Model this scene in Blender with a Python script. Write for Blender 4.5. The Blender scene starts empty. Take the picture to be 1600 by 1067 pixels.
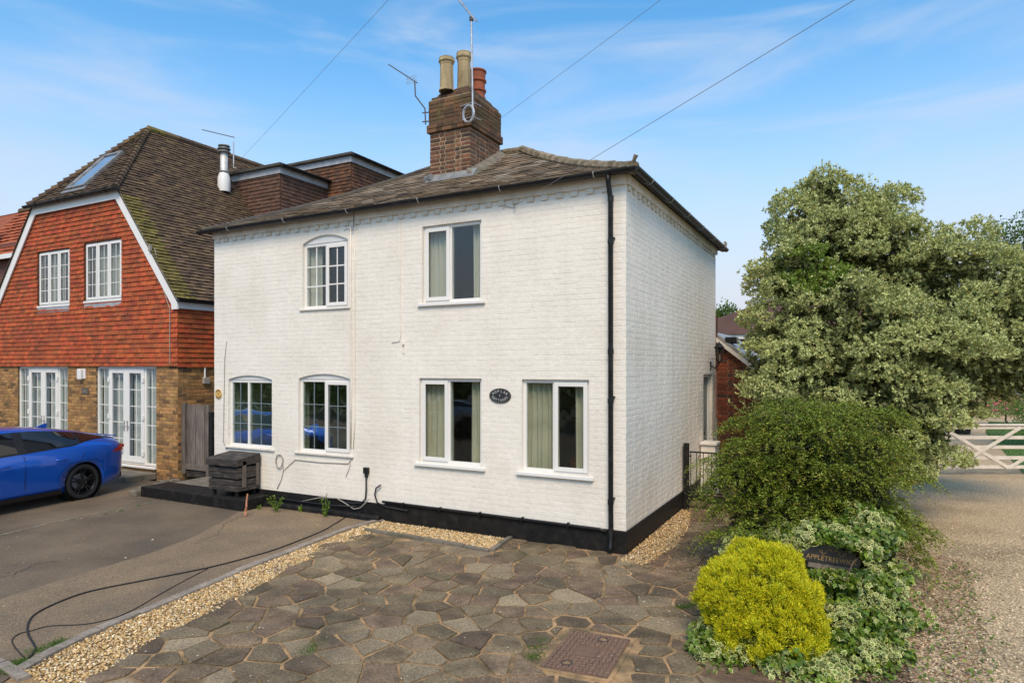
import bpy, bmesh, math, random
import numpy as np
from mathutils import Vector, Matrix, noise

random.seed(7); rng = np.random.default_rng(11)
S = bpy.context.scene
COL = S.collection
PI = math.pi
G = -0.06                                    # ground level; the cottage corner stands at the origin

# ------------------------------------------------------------------ camera, sky, sun
CAMX, CAMY, CAMZ, YAW = 2.6832, -8.3223, 2.4, math.radians(27.74)
FW = (-math.sin(YAW), math.cos(YAW)); RT = (math.cos(YAW), math.sin(YAW))
cam_d = bpy.data.cameras.new('camera'); cam = bpy.data.objects.new('camera', cam_d); COL.objects.link(cam)
cam.location = (CAMX, CAMY, CAMZ); cam.rotation_euler = (PI/2, 0, YAW)
cam_d.sensor_width = 36; cam_d.lens = 1023/1600*36; cam_d.shift_y = 39.5/1600
cam_d.clip_end = 2000; S.camera = cam

SUN_DIR = Vector((0.34, -0.70, 0.92)).normalized()      # towards the sun
sun_d = bpy.data.lights.new('sun', 'SUN'); sun_d.energy = 3.4; sun_d.angle = math.radians(26); sun_d.color = (1, .785, .57)
sun = bpy.data.objects.new('sun', sun_d); COL.objects.link(sun)
sun.rotation_euler = SUN_DIR.to_track_quat('Z', 'Y').to_euler()
W = bpy.data.worlds.new('World'); S.world = W; W.use_nodes = True
nt = W.node_tree; nt.nodes.clear(); N = nt.nodes.new; LK = nt.links.new
sky = N('ShaderNodeTexSky'); sky.sky_type = 'NISHITA'; sky.sun_disc = False
sky.sun_elevation = math.asin(SUN_DIR.z); sky.sun_rotation = math.atan2(SUN_DIR.x, SUN_DIR.y)
sky.air_density = 1.0; sky.dust_density = 0.6; sky.ozone_density = 2.0
tc = N('ShaderNodeTexCoord'); sep = N('ShaderNodeSeparateXYZ'); LK(tc.outputs['Generated'], sep.inputs[0])
hz = N('ShaderNodeMapRange'); hz.inputs[1].default_value = 0.05; hz.inputs[2].default_value = 0.46; hz.inputs[3].default_value = 1.0; hz.inputs[4].default_value = 0.0
hz.interpolation_type = 'SMOOTHSTEP'
LK(sep.outputs[2], hz.inputs[0])
mp = N('ShaderNodeMapping'); mp.inputs['Scale'].default_value = (1.2, 1.2, 6.5); mp.inputs['Rotation'].default_value = (0.12, 0.2, 0.4)
LK(tc.outputs['Generated'], mp.inputs[0])
ns = N('ShaderNodeTexNoise'); ns.inputs['Scale'].default_value = 1.9; ns.inputs['Detail'].default_value = 7; ns.inputs['Roughness'].default_value = .55; ns.inputs['Distortion'].default_value = .6
LK(mp.outputs[0], ns.inputs['Vector'])
cr = N('ShaderNodeMapRange'); cr.inputs[1].default_value = .42; cr.inputs[2].default_value = .80; cr.inputs[3].default_value = 0; cr.inputs[4].default_value = .72
cr.interpolation_type = 'SMOOTHSTEP'
LK(ns.outputs[0], cr.inputs[0])
SKYGAIN = 0.105
sc1 = N('ShaderNodeMix'); sc1.data_type = 'RGBA'; sc1.blend_type = 'MULTIPLY'; sc1.inputs[0].default_value = 1
sc1.inputs[7].default_value = (1.15, 2.15, 2.42, 1)
LK(sky.outputs[0], sc1.inputs[6])
m1 = N('ShaderNodeMix'); m1.data_type = 'RGBA'; m1.inputs[7].default_value = (7.1, 7.4, 8.2, 1)
LK(hz.outputs[0], m1.inputs[0]); LK(sc1.outputs[2], m1.inputs[6])
m2 = N('ShaderNodeMix'); m2.data_type = 'RGBA'; m2.inputs[7].default_value = (6.0, 7.0, 8.6, 1)
LK(cr.outputs[0], m2.inputs[0]); LK(m1.outputs[2], m2.inputs[6])
bg = N('ShaderNodeBackground'); bg.inputs[1].default_value = SKYGAIN; LK(m2.outputs[2], bg.inputs[0])
wo = N('ShaderNodeOutputWorld'); LK(bg.outputs[0], wo.inputs[0])
S.view_settings.view_transform = 'Standard'; S.view_settings.look = 'None'; S.view_settings.gamma = 1
S.view_settings.exposure = 0.0; S.view_settings.use_curve_mapping = False
S.cycles.max_bounces = 6; S.cycles.diffuse_bounces = 3; S.cycles.glossy_bounces = 3; S.cycles.transmission_bounces = 4
S.cycles.transparent_max_bounces = 6; S.cycles.use_denoising = True

# ------------------------------------------------------------------ places
def ray(px): s = (px-800)/1023; return FW[0]+s*RT[0], FW[1]+s*RT[1]
def zz(py, t): return CAMZ+(573-py)/1023*t
def on_z(px, py, z=G): t = (CAMZ-z)*1023/(py-573); d = ray(px); return Vector((CAMX+t*d[0], CAMY+t*d[1], z))
def on_y(px, py, Y=0): d = ray(px); t = (Y-CAMY)/d[1]; return Vector((CAMX+t*d[0], Y, zz(py, t)))
def at(px, py, t): d = ray(px); return Vector((CAMX+t*d[0], CAMY+t*d[1], zz(py, t)))
def project(p):
    dx, dy = p[0]-CAMX, p[1]-CAMY; t = dx*FW[0]+dy*FW[1]
    if t < .05: return None
    return 800+(dx*RT[0]+dy*RT[1])/t*1023, 573-(p[2]-CAMZ)/t*1023, t

# ------------------------------------------------------------------ materials
def mat(name, col, col2=None, scale=8, rough=.8, bump=0, bscale=40, var=0, hue=0, metal=0, spec=.5, dirt=None, dscale=2, damt=.5,
        col3=None, stretch=(1,1,1), detail=5, contrast=(.35,.65), coat=0, trans=0, rim=None, rimat=(.45,.55), bdetail=5, bdist=.01, speck=0, sscale=70, streak=None, stramt=.3):
    m = bpy.data.materials.new(name); m.use_nodes = True; n = m.node_tree; nd = n.nodes; lk = n.links.new
    b = nd['Principled BSDF']; b.inputs['Roughness'].default_value = rough; b.inputs['Metallic'].default_value = metal
    b.inputs['Specular IOR Level'].default_value = spec
    if coat: b.inputs['Coat Weight'].default_value = coat; b.inputs['Coat Roughness'].default_value = .04
    geo = nd.new('ShaderNodeNewGeometry'); mpp = nd.new('ShaderNodeMapping'); mpp.inputs['Scale'].default_value = stretch
    lk(geo.outputs['Position'], mpp.inputs[0])
    def mix(fac, a, c, mode='MIX'):
        x = nd.new('ShaderNodeMix'); x.data_type = 'RGBA'; x.blend_type = mode
        if isinstance(fac, float): x.inputs[0].default_value = fac
        else: lk(fac, x.inputs[0])
        for k, v in ((6, a), (7, c)):
            if isinstance(v, tuple): x.inputs[k].default_value = (*v[:3], 1)
            else: lk(v, x.inputs[k])
        return x.outputs[2]
    def nz(sc, det, lo, hi, off=0):
        t = nd.new('ShaderNodeTexNoise'); t.inputs['Scale'].default_value = sc; t.inputs['Detail'].default_value = det
        if off:
            a = nd.new('ShaderNodeVectorMath'); a.operation = 'ADD'; a.inputs[1].default_value = (off, off*2, off*3); lk(mpp.outputs[0], a.inputs[0]); lk(a.outputs[0], t.inputs['Vector'])
        else: lk(mpp.outputs[0], t.inputs['Vector'])
        r = nd.new('ShaderNodeMapRange'); r.inputs[1].default_value = lo; r.inputs[2].default_value = hi; lk(t.outputs[0], r.inputs[0]); return r.outputs[0], t.outputs[0]
    c = tuple(col)
    oi = nd.new('ShaderNodeObjectInfo'); ad = nd.new('ShaderNodeMath'); ad.operation = 'ADD'; lk(oi.outputs['Random'], ad.inputs[0]); lk(geo.outputs['Random Per Island'], ad.inputs[1])
    fr = nd.new('ShaderNodeMath'); fr.operation = 'FRACT'; lk(ad.outputs[0], fr.inputs[0]); R = fr.outputs[0]
    m2_ = nd.new('ShaderNodeMath'); m2_.operation = 'MULTIPLY'; m2_.inputs[1].default_value = 7.31; lk(R, m2_.inputs[0]); f2 = nd.new('ShaderNodeMath'); f2.operation = 'FRACT'; lk(m2_.outputs[0], f2.inputs[0]); R2 = f2.outputs[0]
    if col2:
        f, _ = nz(scale, detail, *contrast); c = mix(f, c, tuple(col2))
    if col3:
        ramp = nd.new('ShaderNodeMapRange'); ramp.inputs[1].default_value = .55; ramp.inputs[2].default_value = 1.0; ramp.interpolation_type = 'SMOOTHSTEP'; lk(R2, ramp.inputs[0])
        c = mix(ramp.outputs[0], c, tuple(col3))
    if rim:
        at_ = nd.new('ShaderNodeAttribute'); at_.attribute_name = 'rim'; r = nd.new('ShaderNodeMapRange'); r.inputs[1].default_value = rimat[0]; r.inputs[2].default_value = rimat[1]
        lk(at_.outputs['Fac'], r.inputs[0]); c = mix(r.outputs[0], c, tuple(rim))
    if var or hue:
        h = nd.new('ShaderNodeHueSaturation'); r = nd.new('ShaderNodeMapRange'); r.inputs[3].default_value = 1-var; r.inputs[4].default_value = 1+var; lk(R, r.inputs[0]); lk(r.outputs[0], h.inputs['Value'])
        r = nd.new('ShaderNodeMapRange'); r.inputs[3].default_value = .5-hue; r.inputs[4].default_value = .5+hue; lk(R2, r.inputs[0]); lk(r.outputs[0], h.inputs['Hue'])
        if isinstance(c, tuple): h.inputs['Color'].default_value = (*c, 1)
        else: lk(c, h.inputs['Color'])
        c = h.outputs[0]
    if dirt:
        f, _ = nz(dscale, 6, .48, .72, 5.3); mm = nd.new('ShaderNodeMath'); mm.operation = 'MULTIPLY'; mm.inputs[1].default_value = damt; lk(f, mm.inputs[0]); c = mix(mm.outputs[0], c, tuple(dirt))
    if streak:
        mp2 = nd.new('ShaderNodeMapping'); mp2.inputs['Scale'].default_value = (5, 5, .35); lk(geo.outputs['Position'], mp2.inputs[0])
        t = nd.new('ShaderNodeTexNoise'); t.inputs['Scale'].default_value = 1.3; t.inputs['Detail'].default_value = 6; lk(mp2.outputs[0], t.inputs['Vector'])
        q = nd.new('ShaderNodeMapRange'); q.inputs[1].default_value = .54; q.inputs[2].default_value = .74; q.inputs[4].default_value = stramt; lk(t.outputs[0], q.inputs[0]); c = mix(q.outputs[0], c, tuple(streak))
    if speck:
        f, _ = nz(sscale, 3, .30, .70, 9.7); r = nd.new('ShaderNodeMapRange'); r.inputs[3].default_value = 1-speck; r.inputs[4].default_value = 1+speck; lk(f, r.inputs[0])
        h = nd.new('ShaderNodeHueSaturation'); lk(r.outputs[0], h.inputs['Value'])
        if isinstance(c, tuple): h.inputs['Color'].default_value = (*c, 1)
        else: lk(c, h.inputs['Color'])
        c = h.outputs[0]
    if isinstance(c, tuple): b.inputs['Base Color'].default_value = (*c, 1)
    else: lk(c, b.inputs['Base Color'])
    if bump:
        _, t = nz(bscale, bdetail, 0, 1, 2.1); bp = nd.new('ShaderNodeBump'); bp.inputs['Strength'].default_value = bump; bp.inputs['Distance'].default_value = bdist; lk(t, bp.inputs['Height']); lk(bp.outputs[0], b.inputs['Normal'])
    if trans:
        out = nd['Material Output']; tr = nd.new('ShaderNodeBsdfTranslucent')
        if isinstance(c, tuple): tr.inputs[0].default_value = (*c, 1)
        else: lk(c, tr.inputs[0])
        ms = nd.new('ShaderNodeMixShader'); ms.inputs[0].default_value = trans; lk(b.outputs[0], ms.inputs[1]); lk(tr.outputs[0], ms.inputs[2]); lk(ms.outputs[0], out.inputs[0])
    return m
def glass(name, tint=(.8,.85,.84), ior=1.55, gloss=(.95,.97,1), base=0.0):
    m = bpy.data.materials.new(name); m.use_nodes = True; nd = m.node_tree.nodes; lk = m.node_tree.links.new; nd.remove(nd['Principled BSDF'])
    t = nd.new('ShaderNodeBsdfTransparent'); t.inputs[0].default_value = (*tint, 1); g = nd.new('ShaderNodeBsdfGlossy'); g.inputs['Roughness'].default_value = .015; g.inputs[0].default_value = (*gloss, 1)
    f = nd.new('ShaderNodeLayerWeight'); pw = nd.new('ShaderNodeMath'); pw.operation = 'POWER'; pw.inputs[1].default_value = 5; lk(f.outputs['Facing'], pw.inputs[0]); r0 = ((ior-1)/(ior+1))**2+base
    a = nd.new('ShaderNodeMapRange'); a.inputs[3].default_value = r0; a.inputs[4].default_value = 1; lk(pw.outputs[0], a.inputs[0])
    no = nd.new('ShaderNodeTexNoise'); no.inputs['Scale'].default_value = 2.5; no.inputs['Detail'].default_value = 1; ge = nd.new('ShaderNodeNewGeometry'); lk(ge.outputs['Position'], no.inputs['Vector'])
    bp = nd.new('ShaderNodeBump'); bp.inputs['Strength'].default_value = .25; bp.inputs['Distance'].default_value = .02; lk(no.outputs[0], bp.inputs['Height']); lk(bp.outputs[0], g.inputs['Normal'])
    x = nd.new('ShaderNodeMixShader'); lk(a.outputs[0], x.inputs[0]); lk(t.outputs[0], x.inputs[1]); lk(g.outputs[0], x.inputs[2]); lk(x.outputs[0], nd['Material Output'].inputs[0])
    return m
M = {}
M['paint'] = mat('white_masonry_paint', (.86,.80,.705), (.82,.76,.66), 1.3, .75, .5, 22, dirt=(.62,.54,.43), dscale=1.1, damt=.30, var=.012, bdist=.010, speck=.035, sscale=16, streak=(.60,.53,.42), stramt=.13)
M['eaves'] = mat('stained_eaves_paint', (.80,.73,.62), (.66,.59,.47), 3.5, .8, .6, 30, dirt=(.42,.37,.26), dscale=2.3, damt=.5)
M['upvc'] = mat('white_upvc', (.80,.775,.73), rough=.35, var=.01)
M['sillpaint'] = mat('white_sill_paint', (.72,.67,.59), (.5,.44,.36), 9, .6, .3, 30, contrast=(.5,.8))
M['black'] = mat('black_paint', (.008,.008,.008), (.014,.013,.012), 6, .6, .4, 25, spec=.25, dirt=(.06,.05,.04), dscale=7, damt=.3)
M['plastic'] = mat('black_gutter_plastic', (.009,.009,.009), spec=.35, rough=.42, dirt=(.05,.05,.05), dscale=9, damt=.3)
M['slate'] = mat('weathered_slate', (.17,.115,.066), (.28,.20,.125), 3, .7, .5, 60, var=.45, col3=(.34,.28,.215), dirt=(.10,.085,.04), dscale=3.2, damt=.55)
M['moss'] = mat('mossy_mortar', (.13,.10,.055), (.34,.27,.18), 9, .95, 1, 40, var=.2, dirt=(.07,.06,.02), dscale=6, damt=.7)
M['brick'] = mat('old_red_brick', (.22,.088,.040), (.13,.062,.036), 14, .9, .8, 70, var=.45, hue=.012, col3=(.085,.052,.040), dirt=(.055,.045,.028), dscale=5, damt=.65)
M['mossbrick'] = mat('weathered_brown_brick', (.125,.068,.036), (.085,.056,.030), 14, .95, .8, 60, var=.35, hue=.015, col3=(.17,.07,.038), dirt=(.11,.095,.03), dscale=3, damt=.65)
M['mortar'] = mat('mortar', (.40,.30,.19), (.24,.18,.11), 14, .95, .6, 60)
M['pot_cream'] = mat('cream_clay', (.50,.38,.20), (.34,.26,.14), 5, .85, .4, 40, stretch=(1,1,.35), dirt=(.12,.09,.05), dscale=6, damt=.55)
M['pot_red'] = mat('terracotta', (.38,.10,.045), (.27,.08,.04), 6, .8, .3, 40)
M['lead'] = mat('lead_sheet', (.30,.30,.29), (.19,.19,.18), 7, .5, .3, 30, metal=.2)
M['leadpale'] = mat('pale_lead', (.42,.43,.45), (.30,.31,.33), 5, .5, .3, 30, metal=.1)
M['steel'] = mat('galvanised_steel', (.55,.55,.55), (.35,.33,.31), 12, .4, metal=.6)
M['rustysteel'] = mat('dull_aerial_metal', (.12,.10,.09), rough=.6, metal=.4)
M['stock'] = mat('yellow_stock_brick', (.46,.26,.085), (.34,.17,.055), 16, .9, .8, 70, var=.30, hue=.010, col3=(.15,.075,.035), dirt=(.15,.08,.035), dscale=6, damt=.5)
M['hung'] = mat('red_hung_tile', (.47,.098,.020), (.36,.072,.018), 9, .8, .5, 60, var=.24, hue=.008, col3=(.30,.062,.02), dirt=(.12,.035,.02), dscale=1.6, damt=.5)
M['rooftile'] = mat('dark_brown_roof_tile', (.125,.078,.047), (.080,.050,.030), 11, .85, .7, 60, var=.32, col3=(.15,.10,.05), dirt=(.15,.115,.03), dscale=1.3, damt=.22)
M['rooftilemoss'] = mat('mossy_roof_tile', (.20,.165,.03), (.10,.075,.03), 14, .95, .8, 50, var=.3)
M['dormertile'] = mat('brown_dormer_tile', (.13,.065,.040), (.09,.047,.030), 9, .85, .5, 60, var=.22)
M['dormertile2'] = mat('orange_brown_dormer_tile', (.15,.062,.025), (.085,.042,.024), 5, .85, .5, 60, var=.35)
M['orangetile'] = mat('orange_clay_tile', (.42,.11,.035), (.30,.075,.03), 7, .85, .5, 50, var=.25)
M['farbrick'] = mat('purple_brown_brick', (.16,.06,.045), (.10,.05,.045), 9, .9, .4, 50, var=.3)
M['extbrick'] = mat('red_extension_brick', (.26,.062,.024), (.16,.045,.022), 12, .9, .7, 60, var=.32, col3=(.09,.042,.03))
M['felt'] = mat('grey_roof_felt', (.075,.065,.052), (.045,.04,.033), 7, .8, .4, 50, dirt=(.12,.1,.05), dscale=3, damt=.5)
M['dark'] = mat('dark_void', (.012,.011,.010), rough=.9)
M['inner'] = mat('room_plaster', (.34,.29,.23), rough=.9)
M['carpet'] = mat('brown_carpet', (.08,.05,.035), rough=.95)
M['curtain'] = mat('sage_curtain', (.66,.60,.47), (.54,.50,.38), 3, .9, trans=.2)
M['curtaingrey'] = mat('grey_curtain', (.70,.66,.58), rough=.9, trans=.25)
M['net'] = mat('white_net', (.80,.80,.84), (.70,.70,.75), 5, .9, trans=.2)
M['glass'] = glass('window_glass', (.90,.93,.90), 1.5, base=.01)
M['leadglass'] = glass('reflective_window_glass', (.82,.88,.82), 1.6, base=.13)
M['ledbar'] = mat('leaded_strip', (.24,.30,.32), rough=.5)
M['oldwood'] = mat('weathered_boards', (.20,.165,.135), (.12,.095,.078), 8, .85, .8, 30, stretch=(3,3,.4), var=.18, dirt=(.07,.055,.045), dscale=6, damt=.6)
M['darkwood'] = mat('dark_stained_wood', (.022,.019,.018), (.055,.042,.033), 9, .75, .8, 30, stretch=(.5,1,3), var=.3, dirt=(.2,.17,.14), dscale=10, damt=.4)
M['asphalt'] = mat('asphalt', speck=.52, sscale=75, col=(.125,.092,.058), col2=(.205,.152,.096), scale=1.1, rough=.88, bump=1.0, bscale=120, detail=9, contrast=(.35,.7), dirt=(.085,.068,.052), dscale=.8, damt=.7, bdist=.012)
M['asphaltnew'] = mat('asphalt_pale', speck=.50, sscale=75, col=(.27,.19,.112), col2=(.20,.145,.088), scale=1.5, rough=.88, bump=1.0, bscale=120, detail=9, dirt=(.13,.10,.075), dscale=1.2, damt=.6, bdist=.012)
M['stone'] = mat('paving_stone', speck=.42, sscale=55, col=(.108,.078,.042), col2=(.215,.158,.088), scale=4, rough=.82, bump=1.0, bscale=60, var=.28, hue=.022, col3=(.27,.19,.125), dirt=(.052,.043,.028), dscale=1.4, damt=.6, detail=8)
M['joint'] = mat('sandy_joint', (.50,.31,.15), (.20,.135,.07), 6, .95, 1, 90, dirt=(.05,.05,.02), dscale=2.1, damt=.9)
M['sett'] = mat('granite_sett', (.34,.285,.225), (.25,.205,.165), 20, .8, .6, 90, var=.15, dirt=(.14,.12,.09), dscale=8, damt=.5)
M['gravel'] = mat('golden_gravel_stone', (.47,.29,.10), (.60,.42,.19), 30, .75, var=.5, hue=.008, col3=(.74,.62,.44))
M['gravelbase'] = mat('gravel_bed', (.20,.115,.045), (.45,.30,.16), 55, .95, 1, 90, detail=8)
M['gravel2'] = mat('pale_drive_gravel_stone', (.60,.45,.27), (.70,.57,.39), 30, .8, var=.38, hue=.015, col3=(.22,.15,.10))
M['drive'] = mat('gravel_drive', speck=.5, sscale=42, col=(.64,.48,.29), col2=(.38,.27,.15), scale=38, rough=.95, bump=1, bscale=90, detail=9, contrast=(.42,.62), dirt=(.17,.12,.06), dscale=.9, damt=.6, bdist=.02)
M['soil'] = mat('soil', (.10,.06,.035), (.17,.105,.06), 14, .97, 1, 60, detail=9)
M['earth'] = mat('ground_earth', (.10,.09,.055), (.07,.08,.03), 2, .95)
M['lawn'] = mat('lawn', (.06,.13,.018), (.085,.16,.025), 5, .95, 1, 90)
M['grassblade'] = mat('grass_blade', (.07,.15,.02), rough=.8, var=.3, trans=.2)
M['litter'] = mat('dry_leaf_litter', (.28,.16,.08), rough=.95, var=.5, hue=.02, col3=(.48,.38,.26))
M['petal'] = mat('pale_fallen_petal', (.5,.45,.34), rough=.9, var=.3)
M['iron'] = mat('rusty_cast_iron', (.135,.078,.050), (.19,.11,.072), 8, .75, .5, 90, dirt=(.06,.04,.035), dscale=5, damt=.6)
M['conc'] = mat('concrete', (.22,.19,.15), (.14,.12,.095), 7, .9, .8, 60, dirt=(.07,.08,.03), dscale=4, damt=.6)
M['carblue'] = mat('blue_car_paint', (.006,.115,.62), rough=.26, metal=.45, coat=1)
M['carsilver'] = mat('silver_car_paint', (.55,.55,.54), rough=.3, metal=.5, coat=1)
M['carglass'] = mat('dark_car_glass', (.008,.009,.010), rough=.03, spec=.9)
M['trim'] = mat('black_car_trim', (.012,.012,.013), rough=.4)
M['rubber'] = mat('tyre_rubber', (.018,.017,.017), rough=.8)
M['alloy'] = mat('black_alloy', (.012,.012,.013), rough=.25, coat=.5)
M['red'] = mat('red_lamp', (.45,.008,.008), rough=.15, coat=.6)
M['redplastic'] = mat('red_plastic', (.55,.02,.03), rough=.4)
M['gold'] = mat('gold_lettering', (.40,.25,.10), rough=.5, metal=.2)
M['brass'] = mat('brass_plaque', (.62,.36,.09), (.70,.48,.16), 30, .45)
M['plaque'] = mat('black_plaque', (.028,.030,.034), rough=.35)
M['letterwhite'] = mat('pale_lettering', (.62,.60,.56), rough=.5)
M['doorgreen'] = mat('sage_grey_door', (.22,.27,.24), rough=.45)
M['wire'] = mat('grey_wire', (.24,.23,.22), rough=.6)
M['cable'] = mat('grey_cable', (.33,.30,.26), rough=.7)
M['pebble'] = mat('grey_chip', (.05,.045,.04), rough=.9)
M['blackcable'] = mat('black_cable', (.012,.012,.013), rough=.6)
M['copper'] = mat('orange_copper_pipe', (.42,.17,.09), rough=.5)
M['gatewhite'] = mat('weathered_white_gate', (.74,.66,.55), (.62,.54,.44), 7, .7, .4, 30)
M['bark'] = mat('bark', (.075,.055,.035), (.12,.09,.06), 9, .95, 1, 30)
M['leafvar'] = mat('variegated_leaf', (.33,.38,.10), rough=.55, var=.30, hue=.02, rim=(.70,.70,.33), rimat=(.3,.85), trans=.16, col3=(.36,.38,.13))
M['leafyoung'] = mat('plain_green_leaf', (.20,.30,.035), rough=.5, var=.3, hue=.012, trans=.3)
M['leafdark'] = mat('cotoneaster_leaf', (.135,.185,.012), rough=.5, var=.55, hue=.018, trans=.12, col3=(.25,.30,.03))
M['leaftip'] = mat('fresh_tip_leaf', (.30,.32,.035), rough=.5, var=.3, hue=.03, trans=.3, col3=(.20,.12,.04))
M['golden'] = mat('golden_conifer_tip', (.68,.64,.012), rough=.65, var=.3, hue=.014, trans=.2, col3=(.40,.46,.012))
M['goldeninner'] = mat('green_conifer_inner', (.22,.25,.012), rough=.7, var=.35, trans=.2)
M['ivy'] = mat('variegated_ivy_leaf', (.13,.19,.028), rough=.5, var=.3, hue=.01, rim=(.62,.61,.24), rimat=(.64,.80), trans=.2)
M['ivygreen'] = mat('plain_ivy_leaf', (.10,.175,.014), rough=.45, var=.4, trans=.2, col3=(.20,.27,.025))
M['hedge'] = mat('hedge_leaf', (.20,.30,.05), rough=.6, var=.4, trans=.2)
M['treeleaf'] = mat('tree_leaf', (.10,.16,.022), rough=.6, var=.4, hue=.02, trans=.25)
M['leafinner'] = mat('shade_dark_inner_leaf', (.13,.145,.04), rough=.7, var=.4)  # old leaves coloured darker still, painting the shade inside the crown
M['leafinnerdark'] = mat('shade_dark_twig_leaf', (.045,.060,.012), rough=.7, var=.4)  # shade of the bush's gaps put into the inner leaf colour
M['palesteel'] = mat('pale_flue_steel', (.72,.70,.66), (.52,.50,.47), 6, .45, metal=.2)
M['rose'] = mat('pink_rose', (.62,.14,.16), rough=.6, var=.3)
M['redflower'] = mat('red_flower', (.5,.03,.04), rough=.6, var=.2)

# ------------------------------------------------------------------ building blocks
class MB:
    def __init__(s): s.v = []; s.f = []; s.m = []; s.smooth = False
    def face(s, pts, mi=0):
        k = len(s.v); s.v += [tuple(p) for p in pts]; s.f.append(tuple(range(k, k+len(pts)))); s.m.append(mi)
    def box(s, x0, x1, y0, y1, z0, z1, mi=0, fr=None):
        c = [(x0,y0,z0),(x1,y0,z0),(x1,y1,z0),(x0,y1,z0),(x0,y0,z1),(x1,y0,z1),(x1,y1,z1),(x0,y1,z1)]
        if fr: c = [fr(*p) for p in c]
        k = len(s.v); s.v += [tuple(p) for p in c]
        for q in ((0,3,2,1),(4,5,6,7),(0,1,5,4),(1,2,6,5),(2,3,7,6),(3,0,4,7)): s.f.append(tuple(k+i for i in q)); s.m.append(mi)
        return s
    def prism(s, low, high, mi=0, cap=True):
        n = len(low); k = len(s.v); s.v += [tuple(p) for p in low]+[tuple(p) for p in high]
        for i in range(n): j = (i+1) % n; s.f.append((k+i, k+j, k+n+j, k+n+i)); s.m.append(mi)
        if cap: s.f.append(tuple(k+n+i for i in range(n))); s.m.append(mi); s.f.append(tuple(k+n-1-i for i in range(n))); s.m.append(mi)
        return s
    def tube(s, pts, r, n=8, closed=False, mi=0, cap=True):
        pts = [Vector(p) for p in pts]; rr = r if isinstance(r, (list, tuple)) else [r]*len(pts); rings = []; prev = None
        for i, p in enumerate(pts):
            a = pts[i-1] if (i or closed) else pts[i]; b = pts[(i+1) % len(pts)] if (i < len(pts)-1 or closed) else pts[i]
            t = (b-a).normalized()
            if prev is None: u = t.orthogonal().normalized()
            else: u = (prev-t*prev.dot(t)).normalized()
            prev = u; w = t.cross(u); k = len(s.v)
            s.v += [tuple(p+(u*math.cos(2*PI*j/n)+w*math.sin(2*PI*j/n))*rr[i]) for j in range(n)]; rings.append(k)
        m = len(rings)
        for i in range(m if closed else m-1):
            a, b = rings[i], rings[(i+1) % m]
            for j in range(n): s.f.append((a+j, a+(j+1) % n, b+(j+1) % n, b+j)); s.m.append(mi)
        if cap and not closed: s.f.append(tuple(rings[0]+n-1-j for j in range(n))); s.m.append(mi); s.f.append(tuple(rings[-1]+j for j in range(n))); s.m.append(mi)
        return s
    def lathe(s, prof, c=(0,0,0), n=16, axis='z', mi=0, mis=None):
        rings = []
        for r, h in prof:
            k = len(s.v)
            for j in range(n):
                a = 2*PI*(j+.5)/n; x, y = r*math.cos(a), r*math.sin(a)
                p = (x, y, h) if axis == 'z' else (x, h, y) if axis == 'y' else (h, x, y)
                s.v.append((p[0]+c[0], p[1]+c[1], p[2]+c[2]))
            rings.append(k)
        for i in range(len(rings)-1):
            a, b = rings[i], rings[i+1]
            for j in range(n): s.f.append((a+j, a+(j+1) % n, b+(j+1) % n, b+j)); s.m.append(mis[i] if mis else mi)
        return s
    def build(s, name, m, parent=None, local=False, smooth=False, bevel=0):
        me = bpy.data.meshes.new(name); me.from_pydata(s.v, [], s.f)
        for x in (m if isinstance(m, (list, tuple)) else [m]): me.materials.append(x)
        if any(s.m): me.polygons.foreach_set('material_index', s.m)
        if smooth: me.polygons.foreach_set('use_smooth', [True]*len(s.f))
        me.update(); return link(name, me, parent, local, bevel)
def link(name, me, parent=None, local=False, bevel=0):
    o = bpy.data.objects.new(name, me); COL.objects.link(o)
    if parent is not None:
        o.parent = parent
        if not local: o.matrix_parent_inverse = wm(parent).inverted()
    if bevel:
        b = o.modifiers.new('b', 'BEVEL'); b.width = bevel; b.segments = 2; b.limit_method = 'ANGLE'
    return o
def wm(o):
    m = Matrix.LocRotScale(o.location, o.rotation_euler, None)
    return wm(o.parent) @ o.matrix_parent_inverse @ m if o.parent else m
def thing(name, label, cat, loc, rz=0, group=None):
    o = bpy.data.objects.new(name, None); COL.objects.link(o); o.location = loc; o.rotation_euler = (0,0,rz); o.empty_display_size = .2
    o['label'] = label; o['category'] = cat
    if group: o['group'] = group
    return o
def tag(o, label=None, cat=None, group=None, kind=None):
    if label: o['label'] = label
    if cat: o['category'] = cat
    if group: o['group'] = group
    if kind: o['kind'] = kind
    return o
def struct(o): o['kind'] = 'structure'; return o
def fr_front(Y0=0): return lambda u, v, n: (u, Y0-n, v)            # u=X, v=Z, n towards the viewer (-Y)
def fr_right(X0=0): return lambda u, v, n: (X0+n, u, v)            # u=Y, v=Z, n towards +X
def fr_back(Y0): return lambda u, v, n: (-u, Y0+n, v)
def fr_left(X0): return lambda u, v, n: (X0-n, -u, v)

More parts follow.
